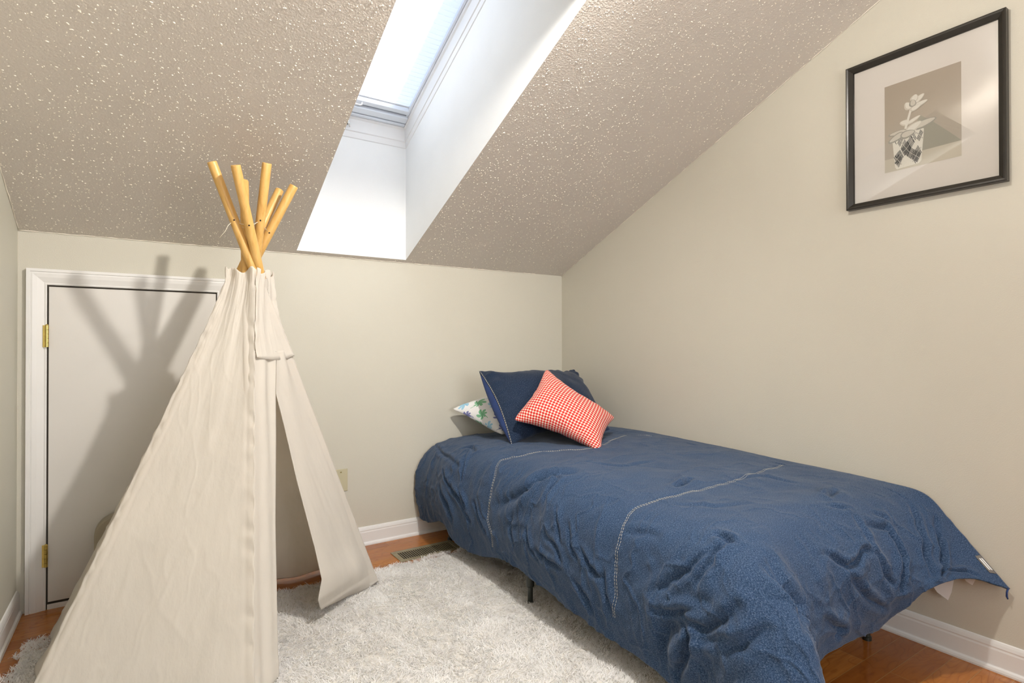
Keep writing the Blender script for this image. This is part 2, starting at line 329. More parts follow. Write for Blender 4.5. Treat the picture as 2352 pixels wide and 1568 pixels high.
# ceiling: slope with skylight opening, then flat, with real spatter texture
V = []; F = []
def addq(*p): n = len(V); V.extend(p); F.append(tuple(range(n, n + len(p))))
def cp(x, y): return (x, y, zc(y))
for x0, x1, y0, y1 in ((XL, SX0, 0, YF), (SX1, 0, 0, YF), (SX0, SX1, 0, SY0), (SX0, SX1, SY1, YF)):
    addq(cp(x0, y0), cp(x1, y0), cp(x1, y1), cp(x0, y1))
addq((XL, YF, ZF), (0, YF, ZF), (0, YR, ZF), (XL, YR, ZF))
# blobs of sprayed texture
nrm = Vector((0, -math.sin(0.413584), -math.cos(0.413584))); tan1 = Vector((1, 0, 0)); tan2 = Vector((0, -math.cos(0.413584), math.sin(0.413584)))
NB = 19000; cnt = 0; rr = random.Random(3)
while cnt < NB:
    x = rr.uniform(XL + 0.005, -0.005); y = rr.uniform(-0.004, YF) if rr.random() < 0.93 else rr.uniform(YF, -3.3)
    if SX0 - 0.004 < x < SX1 + 0.004 and SY1 - 0.004 < y < SY0 + 0.004: continue
    flat = y < YF
    n_ = Vector((0, 0, -1)) if flat else nrm; t2 = Vector((0, -1, 0)) if flat else tan2; c = Vector((x, y, ZF if flat else zc(y)))
    r = rr.choice((0.0009, 0.0011, 0.0014, 0.0019)) * rr.uniform(0.8, 1.25); e = rr.uniform(1, 2.2); an = rr.uniform(0, math.pi); h = r * rr.uniform(0.6, 0.95)
    d1 = tan1 * math.cos(an) + t2 * math.sin(an); d2 = tan1 * -math.sin(an) + t2 * math.cos(an); b0 = len(V); K = 7
    for k in range(K): q = 2 * math.pi * k / K; j = rr.uniform(0.8, 1.2); V.append(tuple(c + (d1 * math.cos(q) * e + d2 * math.sin(q)) * r * j - n_ * 0.0002))
    for k in range(K): q = 2 * math.pi * k / K; V.append(tuple(c + (d1 * math.cos(q) * e + d2 * math.sin(q)) * r * 0.68 + n_ * h * 0.72))
    V.append(tuple(c + n_ * h))
    for k in range(K): k2 = (k + 1) % K; F.append((b0 + k, b0 + k2, b0 + K + k2, b0 + K + k)); F.append((b0 + K + k, b0 + K + k2, b0 + 2 * K))
    cnt += 1
ce = tag(mesh('ceiling', V, F, M['ceiling']), kind='structure'); ce.data.materials.append(M['dabs']); ce.data.polygons.foreach_set('material_index', [0] * 5 + [1] * (len(F) - 5))
# bead of rough texture where ceiling meets the left and back walls
mb = MB()
for (a, b_, n) in (((XL, -0.003, zc(0) - 0.002), (SX1 + 0.9, -0.003, zc(0) - 0.002), 150), ((XL + 0.003, 0, zc(0)), (XL + 0.003, YF, ZF), 110), ((-0.003, 0, zc(0)), (-0.003, YF, ZF), 90)):
    a = Vector(a); b_ = Vector(b_)
    pts = [a.lerp(b_, i / n) + Vector((rr.uniform(-1, 1), rr.uniform(-1, 1), rr.uniform(-1, 1))) * 0.0012 for i in range(n + 1)]
    mb.tube(pts, [rr.uniform(0.0006, 0.0024) for _ in pts], 6)
struct('trim_4', mb, M['dabs'], smooth=True)
# skylight shaft
HS = 0.612; YU = -1.16
def sp(x, y, h): return (x, y, zc(y) + h)
mb = MB()
mb.quad((SX0, SY0, zc(SY0)), (SX1, SY0, zc(SY0)), (SX1, SY0, zc(SY0) + HS), (SX0, SY0, zc(SY0) + HS))
mb.quad((SX0, SY1, zc(SY1)), (SX1, SY1, zc(SY1)), sp(SX1, YU, HS), sp(SX0, YU, HS))
for x in (SX0, SX1): mb.quad((x, SY0, zc(SY0)), (x, SY1, zc(SY1)), sp(x, YU, HS), sp(x, SY0, HS))
struct('trim_1', mb, M['shaft'])
# skylight window frame: stepped white jambs rising to the glass
def rect(ins, h, ys=None):
    y0 = SY0 - ins * (1.0 if ys is None else ys); y1 = YU + ins
    return [sp(SX0 + ins, y0, h), sp(SX1 - ins, y0, h), sp(SX1 - ins, y1, h), sp(SX0 + ins, y1, h)]
mb = MB(); rings = [rect(-0.0005, HS), rect(0.004, HS + 0.002), rect(0.006, HS + 0.03), rect(0.0105, HS + 0.033), rect(0.013, HS + 0.09), rect(0.02, HS + 0.095), rect(0.02, HS + 0.24), rect(-0.06, HS + 0.24)]
for a, b_ in zip(rings[:-1], rings[1:]):
    for k in range(4): mb.quad(a[k], a[(k + 1) % 4], b_[(k + 1) % 4], b_[k])
# outer curb
mb.quad(*rings[-1])if False else None
win = struct('window_1', mb, M['window_white'])
g = MB(); q = rect(0.0, HS + 0.20); g.quad(*q); g.build('pane', M['glass'], win)
# ------------------------------------------------------------------ cellular shade inside the skylight
sh = thing('cellular_shade', 'white pleated cellular shade drawn across the skylight, glowing with daylight', 'window shade', sp((SX0 + SX1) / 2, -0.5, HS + 0.12))
h0 = HS + 0.128; x0, x1 = SX0 + 0.021, SX1 - 0.021; ya, yb = -0.140, YU + 0.03; n = 84
P = np.zeros((n + 1, 2, 3))
for i in range(n + 1):
    y = ya + (yb - ya) * i / n; z = zc(y) + h0 + (0.008 if i % 2 else 0)
    P[i, 0] = (x0, y, z); P[i, 1] = (x1, y, z)
o = grid('shade_fabric', P, M['shade'], sh); o.data.polygons.foreach_set('use_smooth', [False] * len(o.data.polygons))
def slab(name, y0, y1, ha, hb, mat, xa=x0, xb=x1, par=sh, bev=0.0015):
    m_ = MB(); prof = [(y0, ha), (y0, hb), (y1, hb), (y1, ha)]
    m_.extr(prof, [lambda a, b: sp(xa, a, b), lambda a, b: sp(xb, a, b)]); return m_.build(name, mat, par, bevel=bev)
slab('sun_blocker', -0.030, -0.146, HS + 0.131, HS + 0.135, M['alu'], xa=SX0 + 0.006, xb=SX1 - 0.006)  # slab added behind the rails to stop sun leaking past the shade
slab('bottom_rail', -0.118, -0.140, HS + 0.108, HS + 0.130, M['alu'])
slab('sill_channel', -0.072, -0.104, HS + 0.100, HS + 0.120, M['alu'])
slab('channel_lip', -0.050, -0.064, HS + 0.098, HS + 0.116, M['alu'])
slab('side_channel', -0.05, YU + 0.03, HS + 0.112, HS + 0.13, M['alu'], xa=x1 - 0.012, xb=x1 + 0.0005); slab('side_channel', -0.05, YU + 0.03, HS + 0.112, HS + 0.13, M['alu'], xa=x0 - 0.0005, xb=x0 + 0.012)
m_ = MB(); hx = (-1.52, -1.40); m_.tube([sp(hx[0], -0.131, HS + 0.110), sp(hx[0], -0.134, HS + 0.095), sp(hx[0] + 0.01, -0.136, HS + 0.088), sp(hx[1] - 0.01, -0.136, HS + 0.088), sp(hx[1], -0.134, HS + 0.095), sp(hx[1], -0.131, HS + 0.110)], 0.0045, 8)
m_.build('pull_handle', M['window_white'], sh, smooth=True)
# window latch
la = thing('window_latch', 'small chrome crank latch on the lower frame of the skylight', 'latch', (-1.456, SY0 - 0.012, 2.20))
MB().box(-1.476, -1.440, SY0 - 0.018, SY0 - 0.010, 2.205, 2.238).build('backplate', M['black_metal'], la, bevel=0.002)
MB().tube([(-1.462, SY0 - 0.016, 2.226), (-1.458, SY0 - 0.034, 2.228), (-1.448, SY0 - 0.040, 2.212), (-1.440, SY0 - 0.038, 2.185)], [0.006, 0.008, 0.0065, 0.004], 10).build('lever', M['chrome'], la, smooth=True)
# ------------------------------------------------------------------ baseboards
BB = [(0, 0), (0.019, 0), (0.0195, 0.006), (0.017, 0.013), (0.011, 0.017), (0.0105, 0.019), (0.0105, 0.068), (0.009, 0.074), (0.0098, 0.079), (0.0075, 0.088), (0.0045, 0.095), (0, 0.097)]
struct('baseboard_back', MB().extr(BB, [lambda a, b: (-1.976, -a, b), lambda a, b: (-0.0, -a, b)]), M['white_trim'])
struct('baseboard_right', MB().extr(BB, [lambda a, b: (-a, 0, b), lambda a, b: (-a, YR, b)]), M['white_trim'])
struct('baseboard_left', MB().extr(BB, [lambda a, b: (XL + a, -0.0, b), lambda a, b: (XL + a, YR, b)]), M['white_trim'])
# ------------------------------------------------------------------ small attic door with casing
DX0, DX1, DZ1 = -2.649, -2.040, 1.306; CW = 0.063
CP_ = [(0, 0), (0, 0.010), (0.004, 0.012), (0.008, 0.010), (0.014, 0.012), (0.030, 0.017), (0.044, 0.019), (0.050, 0.0175), (0.052, 0.021), (0.063, 0.021), (0.063, 0)]
def casing(d, z): return None
mb = MB()
mb.extr(CP_, [lambda a, b: (DX0 - a, -b, 0.0), lambda a, b: (DX0 - a, -b, DZ1 + a), lambda a, b: (DX1 + a, -b, DZ1 + a), lambda a, b: (DX1 + a, -b, 0.0)])
struct('trim_2', mb, M['white_trim'])
mb = MB().box(DX0, DX1, -0.002, 0.0, 0.0, DZ1); struct('trim_3', mb, M['jamb_dark'])
dr = struct('door_1', MB().box(DX0 + 0.006, DX1 - 0.005, -0.0085, -0.0021, 0.030, DZ1 - 0.007), M['door_paint'], bevel=0.001)
MB().box(DX0 + 0.004, DX1 - 0.004, -0.0075, -0.0021, 0.0, 0.019).build('threshold', M['white_trim'], dr)
for z0, z1 in ((1.055, 1.143), (0.174, 0.262)):
    m_ = MB(); m_.box(DX0 - 0.012, DX0 - 0.002, -0.0145, -0.011, z0, z1)
    for k in range(5):
        a = z0 + (z1 - z0) * k / 5 + 0.0006; b_ = z0 + (z1 - z0) * (k + 1) / 5 - 0.0006; m_.tube([(DX0 + 0.001, -0.017, a), (DX0 + 0.001, -0.017, b_)], 0.0062, 14)
    m_.tube([(DX0 + 0.001, -0.017, z1), (DX0 + 0.001, -0.017, z1 + 0.004)], [0.0062, 0.003], 12)
    m_.build('hinge', M['brass'], dr)
# ------------------------------------------------------------------ wall plate, vent
wp = thing('wall_plate', 'almond blank wall plate low on the back wall beside the tent', 'wall plate', (-1.466, 0, 0.36))
MB().box(-1.502, -1.431, -0.0055, 0, 0.302, 0.418).build('plate', M['almond'], wp, bevel=0.003, seg=3)
for z in (0.402, 0.318): MB().tube([(-1.4665, -0.005, z), (-1.4665, -0.0066, z)], 0.0032, 12).build('screw', M['brass'], wp)
vt = thing('floor_vent', 'bronze metal floor register in the wood floor between rug and baseboard', 'floor vent', (-1.1, -0.262, 0))
VX0, VX1, VY0, VY1 = -1.270, -0.930, -0.338, -0.192
m_ = MB(); bw = 0.026
m_.box(VX0, VX1, VY0, VY0 + bw, 0.0002, 0.004); m_.box(VX0, VX1, VY1 - bw, VY1, 0.0002, 0.004); m_.box(VX0, VX0 + bw, VY0 + bw, VY1 - bw, 0.0002, 0.004); m_.box(VX1 - bw, VX1, VY0 + bw, VY1 - bw, 0.0002, 0.004)
m_.build('frame', M['vent'], vt, bevel=0.0015)
MB().box(VX0 + bw, VX1 - bw, VY0 + bw, VY1 - bw, 0.0001, 0.0008).build('duct_opening', M['vent_dark'], vt)
m_ = MB(); k = 0; x = VX0 + bw + 0.006
while x < VX1 - bw - 0.003:
    m_.box(x, x + 0.0040, VY0 + bw - 0.001, VY1 - bw + 0.001, 0.0008, 0.0034); x += 0.0118
m_.build('louvers', M['vent'], vt)
# ------------------------------------------------------------------ picture
pic = thing('framed_picture', 'black framed black and white print of a succulent in a patterned pot', 'picture', (0, -2.06, 1.865))
PY0, PY1, PZ0, PZ1 = -2.304, -1.815, 1.588, 2.144
FP = [(0, 0), (0, 0.024), (0.004, 0.026), (0.009, 0.0245), (0.016, 0.019), (0.0225, 0.014), (0.0235, 0.008), (0.0235, 0)]
m_ = MB(); cs = [(PY0, PZ0, 1, 1), (PY1, PZ0, -1, 1), (PY1, PZ1, -1, -1), (PY0, PZ1, 1, -1)]
n0 = 0; Vv = []; Ff = []; mm = len(FP)
for (y, z, sy, sz) in cs: Vv += [(-b, y + sy * a, z + sz * a) for a, b in FP]
for i in range(4):
    for k in range(mm - 1):
        a = i * mm + k; b = ((i + 1) % 4) * mm + k; Ff.append((a, a + 1, b + 1, b))
m_.V = Vv; m_.F = Ff; m_.build('frame', M['black_frame'], pic)
MB().box(-0.0045, -0.001, PY0 + 0.02, PY1 - 0.02, PZ0 + 0.02, PZ1 - 0.02).build('mat_board', M['mat_board'], pic)
MB().box(-0.0105, -0.0095, PY0 + 0.02, PY1 - 0.02, PZ0 + 0.02, PZ1 - 0.02).build('glass', M['picture_glass'], pic)
# print: drawn as flat shapes on the sheet; coordinates 0..1 left to right and bottom to top
IY0, IY1, IZ0, IZ1 = -1.9445, -2.180, 1.705, 2.028
PT = {}
def tone(name, c, c2=None, axis=1):
    m, nt, b = new_mat(name); b.inputs['Roughness'].default_value = 0.55
    uv = coord(nt, 'UV')
    if c2:
        s_ = N(nt, 'ShaderNodeSeparateXYZ'); nt.links.new(uv, s_.inputs[0]); nt.links.new(ramp(nt, math_(nt, 'ADD', s_.outputs[axis], math_(nt, 'MULTIPLY', noise(nt, uv, 40, 3), 0.12)), [(0.05, c), (1.0, c2)]), b.inputs['Base Color'])
    else: nt.links.new(ramp(nt, noise(nt, uv, 60, 2), [(0.3, c), (0.7, tuple(x * 1.06 for x in c))]), b.inputs['Base Color'])
    return m
T1 = tone('print_backdrop', (0.50, 0.45, 0.37), (0.44, 0.37, 0.29)); T2 = tone('print_table', (0.62, 0.57, 0.47), (0.60, 0.55, 0.44)); T3 = tone('print_shadow', (0.36, 0.34, 0.27)); T4 = tone('print_white', (0.80, 0.77, 0.69)); T5 = tone('print_dark_line', (0.09, 0.085, 0.075)); T6 = tone('print_leaf', (0.66, 0.62, 0.54)); T7 = tone('print_leaf_grey', (0.36, 0.34, 0.29)); T8 = tone('print_leaf_light', (0.80, 0.77, 0.70))
shp = []
def poly(pts, mi): shp.append((pts, mi))
poly([(0, 0), (1, 0), (1, 1), (0, 1)], 0)
poly([(0, 0), (1, 0), (1, 0.165), (0, 0.15)], 1)
poly([(0.40, 0.16), (1, 0.165), (0.85, 0.29), (0.62, 0.47), (0.48, 0.56), (0.40, 0.40)], 2)
POT = [(0.10, 0.395), (0.53, 0.395), (0.49, 0.035), (0.15, 0.035)]
pot = [(0.105, 0.385), (0.15, 0.405), (0.48, 0.415), (0.535, 0.40), (0.53, 0.33), (0.50, 0.055), (0.47, 0.03), (0.17, 0.015), (0.145, 0.04)]
poly(pot, 3)
def inpot(x, y): 
    t = (y - 0.035) / 0.36; return 0.148 - 0.045 * t < x < 0.492 + 0.040 * t and 0.03 < y < 0.40
# lattice of curved bands with hatch lines
def seg(p, q, wdt, mi):
    dx, dy = q[0] - p[0], (q[1] - p[1]) * 1.37; L_ = math.hypot(dx, dy) or 1; nx, ny = -dy / L_ * wdt, dx / L_ * wdt / 1.37
    poly([(p[0] + nx, p[1] + ny), (q[0] + nx, q[1] + ny), (q[0] - nx, q[1] - ny), (p[0] - nx, p[1] - ny)], mi)
for s in (1, -1):
    for c in np.arange(-0.9, 1.3, 0.26):
        for t in np.arange(0, 1, 0.011):
            # band centre point
            x = 0.10 + t * 0.44; y = c + s * (x - 0.3) * 1.02 + 0.02 * math.sin(t * 9) + 0.10
            hw = 0.046; a = (x - s * hw * 0.55, y + hw); b = (x + s * hw * 0.55, y - hw)
            if inpot(*a) and inpot(*b) and int(t / 0.011) % 2 == 0: seg(a, b, 0.0046, 4)
        pts = [(0.10 + t * 0.44, c + s * (0.10 + t * 0.44 - 0.3) * 1.02 + 0.02 * math.sin(t * 9) + 0.10) for t in np.arange(0, 1.001, 0.05)]
        for p_, q_ in zip(pts[:-1], pts[1:]):
            if inpot(*p_) and inpot(*q_): seg(p_, q_, 0.006, 4); seg(p_, q_, 0.003, 3)
def leaf(cx, cy, l, wd, an, mi, edge=6):
    P_ = []
    for k in range(24):
        q = 2 * math.pi * k / 24; u = math.cos(q) * l; v = math.sin(q) * wd * (1 - 0.25 * math.cos(q)); P_.append((cx + u * math.cos(an) - v * math.sin(an), cy + (u * math.sin(an) + v * math.cos(an)) / 1.37))
    poly(P_, mi)
def leaf2(cx, cy, l, wd, an, a, b): wd *= 1.35; leaf(cx, cy, l, wd, an, a); leaf(cx + 0.004, cy + 0.004, l * 0.86, wd * 0.68, an, b)
R_ = math.radians; NPOT = len(shp)
leaf2(0.18, 0.425, 0.13, 0.030, R_(182), 6, 5); leaf2(0.16, 0.375, 0.12, 0.040, R_(205), 6, 5)
leaf2(0.54, 0.455, 0.16, 0.045, R_(12), 6, 5); leaf2(0.40, 0.445, 0.12, 0.045, R_(28), 5, 7); leaf2(0.32, 0.385, 0.10, 0.045, R_(8), 6, 5)
leaf2(0.28, 0.52, 0.07, 0.035, R_(165), 5, 7); leaf2(0.40, 0.525, 0.10, 0.022, R_(24), 5, 7)
for i in range(12):
    t = i / 12; seg((0.29 + 0.08 * t, 0.45 + 0.21 * t), (0.29 + 0.08 * (t + 1 / 11), 0.45 + 0.21 * (t + 1 / 11)), 0.016, 7)
leaf2(0.325, 0.70, 0.065, 0.038, R_(118), 5, 7); leaf2(0.47, 0.745, 0.09, 0.032, R_(35), 5, 7); leaf2(0.50, 0.685, 0.09, 0.026, R_(14), 5, 7); leaf2(0.43, 0.655, 0.075, 0.028, R_(18), 5, 7); leaf2(0.415, 0.765, 0.055, 0.04, R_(70), 5, 7); leaf2(0.39, 0.715, 0.055, 0.035, R_(95), 6, 5)
Vp = []; Fp = []; mi_ = []; uvs = []; LK = 0
for k, (pts, mi) in enumerate(shp):
    n = len(Vp); lay_ = mi if k < 4 else (mi if (mi in (3, 4) and k < NPOT) else None)
    if lay_ is None: LK += 1; lay_ = 6 + LK
    elif k >= 4: lay_ = 4 if mi == 4 else 5
    d = -0.0050 - lay_ * 0.00004
    Vp += [(d, IY0 + (IY1 - IY0) * px_, IZ0 + (IZ1 - IZ0) * py_) for px_, py_ in pts]; uvs += pts; Fp.append(tuple(range(n, n + len(pts)))[::-1]); mi_.append(mi)
po = mesh('photo_print', Vp, Fp, None, pic, uv=uvs)
for t_ in (T1, T2, T3, T4, T5, T6, T7, T8): po.data.materials.append(t_)
po.data.polygons.foreach_set('material_index', mi_)
# ------------------------------------------------------------------ ceiling lamp
cl = thing('ceiling_light', 'small round recessed light in the sloped ceiling above the bed', 'ceiling light', (LAMP.x, LAMP.y, zc(LAMP.y)))
lc = Vector((LAMP.x, LAMP.y, zc(LAMP.y))); Vv = []; Ff = []; K = 40; rs = ((0.085, 0.0), (0.084, 0.004), (0.078, 0.006), (0.062, 0.005), (0.056, 0.0005))
for r_, h_ in rs:
    for k in range(K): q = 2 * math.pi * k / K; Vv.append(tuple(lc + (tan1 * math.cos(q) + tan2 * math.sin(q)) * r_ + nrm * h_))
for i in range(len(rs) - 1):
    for k in range(K): Ff.append((i * K + k, i * K + (k + 1) % K, (i + 1) * K + (k + 1) % K, (i + 1) * K + k))
mesh('trim_ring', Vv, Ff, M['white_trim'], cl, True)
# ------------------------------------------------------------------ rug
rug = thing('shag_rug', 'white shaggy rug on the wood floor under the tent and the side of the bed', 'rug', (-1.7, -1.4, 0))
RX0, RX1, RY0, RY1 = -2.685, -0.78, -2.45, -0.315
def rug_in(x, y):
    e = 0.010 * np.sin(y * 37) + 0.008 * np.sin(y * 83 + 1) ; e2 = 0.010 * np.sin(x * 29 + 2) + 0.006 * np.sin(x * 71)
    tl = 0.028 * np.clip((y - (-0.55)) / 0.25, 0, 1)  # corner slightly rounded
    return (x > RX0 + e + tl * 0.4) & (x < RX1 + e) & (y < np.interp(x, [-2.7, -2.4, -2.0, -1.27, -0.9], [-0.300, -0.315, -0.362, -0.372, -0.340]) + e2 * 0.6) & (y > RY0)
MB().box(RX0 + 0.015, RX1 - 0.01, RY0, RY1 - 0.075, 0.001, 0.008).build('backing', M['rug_back'], rug)
NT = 250000
x = rng.uniform(RX0 - 0.02, RX1 + 0.02, NT * 2); y = rng.uniform(RY0, RY1 + 0.02, NT * 2)
# denser where the photo looks closest
keep = rug_in(x, y) & ((y > -2.0) | (rng.random(NT * 2) < 0.35)); x = x[keep][:NT]; y = y[keep][:NT]; n = len(x)
cl1 = fbm(x * 9, y * 9, 11); cl2 = fbm(x * 9 + 40, y * 9, 21); f1 = fbm(x * 55, y * 55, 31, 2); f2 = fbm(x * 55 + 9, y * 55, 41, 2)
dx = cl1 * 2.2 + f1 * 1.8 + rng.normal(0, 0.30, n); dy = cl2 * 2.2 + f2 * 1.8 + rng.normal(0, 0.30, n) - 0.15
ln = rng.uniform(0.014, 0.025, n); lay = np.stack([dx, dy, np.full(n, 1.15)], 1); lay /= np.linalg.norm(lay, axis=1)[:, None]
an = rng.uniform(0, math.pi, n); wv_ = np.stack([np.cos(an), np.sin(an), np.zeros(n)], 1); wd = rng.uniform(0.0010, 0.0019, n)
Lv = 4; base = np.stack([x, y, np.full(n, 0.006)], 1); vs = []
curl = np.stack([rng.normal(0, 0.35, n), rng.normal(0, 0.35, n), np.full(n, -0.35)], 1)
for k in range(Lv):
    t = k / (Lv - 1); c = base + lay * (ln * t)[:, None] + curl * (ln * t * t)[:, None]; c[:, 2] = np.maximum(c[:, 2], 0.004); wk = wd * (1 - 0.55 * t)
    vs += [c - wv_ * wk[:, None], c + wv_ * wk[:, None]]
Vr = np.stack(vs, 1).reshape(-1, 3); idx = np.arange(n)[:, None] * (2 * Lv)
Fr = np.concatenate([np.stack([idx[:, 0] + 2 * k, idx[:, 0] + 2 * k + 1, idx[:, 0] + 2 * k + 3, idx[:, 0] + 2 * k + 2], 1) for k in range(Lv - 1)])
me = bpy.data.meshes.new('pile'); me.vertices.add(len(Vr)); me.vertices.foreach_set('co', Vr.reshape(-1).astype(np.float32)); me.loops.add(Fr.size); me.loops.foreach_set('vertex_index', Fr.reshape(-1).astype(np.int32))
me.polygons.add(len(Fr)); me.polygons.foreach_set('loop_start', (np.arange(len(Fr)) * 4).astype(np.int32)); me.polygons.foreach_set('loop_total', np.full(len(Fr), 4, np.int32)); me.update(calc_edges=True)
tag(link('pile', me, M['pile'], rug, True), kind='stuff')
# ------------------------------------------------------------------ bed
bed = thing('bed', 'black metal bed frame on tubular legs under the denim comforter', 'bed', (-0.5, -0.98, 0))
BX0, BX1, BY0, BY1 = -0.965, -0.035, -1.945, -0.06
m_ = MB()
for xx in (BX0, BX1 - 0.03): m_.box(xx, xx + 0.03, BY0, BY1, 0.26, 0.30)
for yy in (BY0, BY1 - 0.03, -1.02): m_.box(BX0, BX1, yy, yy + 0.03, 0.26, 0.30)
m_.box((BX0 + BX1) / 2 - 0.015, (BX0 + BX1) / 2 + 0.015, BY0, BY1, 0.26, 0.30)
m_.build('side_rails', M['black_metal'], bed, bevel=0.003)
m_ = MB()
for k in range(14): yy = BY0 + 0.08 + k * 0.132; m_.box(BX0 + 0.02, BX1 - 0.02, yy, yy + 0.03, 0.295, 0.305)
m_.build('slats', M['black_metal'], bed)
for xx in (-0.965, -0.50, -0.10):
    for yy in (-0.19, -1.03, -1.905):
        if xx == -0.965 and yy == -0.19: lx, lyy = -0.925, -0.185
        elif xx == -0.965: lx, lyy = (-1.0, -1.045) if yy > -1.5 else (-0.985, -1.90)
        else: lx, lyy = xx, yy
        if xx == -0.10 and yy < -1.5: lx, lyy = -0.145, -1.938
        z0 = 0.0
        m_ = MB().tube([(lx, lyy, 0.0), (lx, lyy, 0.012), (lx, lyy, 0.014), (lx, lyy, 0.27)], [0.0145, 0.0145, 0.0105, 0.0105], 18)
        lg = m_.build('leg', M['black_metal'], bed, smooth=False)
        MB().tube([(lx, lyy, 0.072), (lx, lyy, 0.078), (lx, lyy, 0.265)], [0.0135, 0.0165, 0.0165], 18).build('sleeve', M['black_metal'], lg)
mt = thing('mattress', 'mattress lying on the bed frame, hidden beneath the denim comforter', 'mattress', (-0.5, -0.98, 0.306))
MB().box(-0.93, -0.03, -1.92, -0.04, 0.307, 0.462).build('mattress_body', M['mattress'], mt, bevel=0.04, seg=4)
# ------------------------------------------------------------------ duvet
YT=[-.02,-.14,-.31,-.42,-.65,-.9,-1.2,-1.5,-1.75,-1.93]
WZ=[.535,.55,.565,.575,.583,.585,.577,.566,.558,.553]
HZ=[.10,.105,.155,.10,.09,.145,.13,.10,.085,.05]
XS=[-.012,-.10,-.30,-.55,-.80,-.95]
DZ=[0,.004,.004,-.006,-.018,-.05]
def net():
    rows=[]
    for k,y in enumerate(YT):
        r=[(x,y,WZ[k]+DZ[i]) for i,x in enumerate(XS)]
        b=.02*np.sin(k*1.7)
        r+= [(-1.035+b*.4,y-.005,WZ[k]-.13),(-1.065+b*.5,y-.01,.27),(-1.04+.3*b,y-.015,HZ[k])]
        rows.append(r)
    F=[[(-.015,-2.07,.537),(-.11,-2.05,.525),(-.3,-2.03,.52),(-.55,-2.02,.51),(-.8,-2.01,.505),(-.93,-2.03,.485),(-1.03,-2.04,.425),(-1.08,-2.04,.26),(-1.09,-2.03,.04)],
       [(-.015,-2.15,.455),(-.11,-2.13,.44),(-.3,-2.11,.43),(-.54,-2.09,.42),(-.79,-2.08,.40),(-.93,-2.12,.40),(-1.0,-2.17,.37),(-1.08,-2.16,.25),(-1.11,-2.14,.03)],
       [(-.015,-2.23,.365),(-.12,-2.19,.36),(-.29,-2.15,.35),(-.52,-2.11,.29),(-.77,-2.10,.28),(-.92,-2.15,.27),(-1.0,-2.24,.25),(-1.05,-2.28,.20),(-1.09,-2.27,.025)],
       [(-.02,-2.305,.285),(-.13,-2.235,.32),(-.28,-2.18,.30),(-.42,-2.095,.185),(-.74,-2.10,.195),(-.90,-2.14,.13),(-.98,-2.26,.10),(-1.0,-2.34,.06),(-1.05,-2.37,.02)]]
    return np.array(rows+F)
def cr(P,n):
    # catmull-rom (chordal-ish via cumulative) resample along axis 0
    m=len(P); t=np.linspace(0,m-1,n); i=np.minimum(t.astype(int),m-2); f=(t-i)[:,None,None]
    Q=np.concatenate([2*P[:1]-P[1:2],P,2*P[-1:]-P[-2:-1]]); a,b,c,d=Q[i],Q[i+1],Q[i+2],Q[i+3]
    return .5*(2*b+(c-a)*f+(2*a-5*b+4*c-d)*f**2+(3*b-a-3*c+d)*f**3)
def surf(nu,nv):
    P=net()
    P=cr(P,nv*3); P=np.swapaxes(P,0,1); P=cr(P,nu*3)  # (nu3,nv3)
    # arc-length reparam using averaged lengths
    def rep(P,n):
        L=np.linalg.norm(np.diff(P,axis=0),axis=2).mean(1); s=np.concatenate([[0],np.cumsum(L)]); t=np.linspace(0,s[-1],n)
        i=np.clip(np.searchsorted(s,t)-1,0,len(s)-2); f=((t-s[i])/(s[i+1]-s[i]))[:,None,None]; return P[i]*(1-f)+P[i+1]*f,s[-1]
    P,W=rep(P,nu); P=np.swapaxes(P,0,1); P,L=rep(P,nv)
    return P,W,L

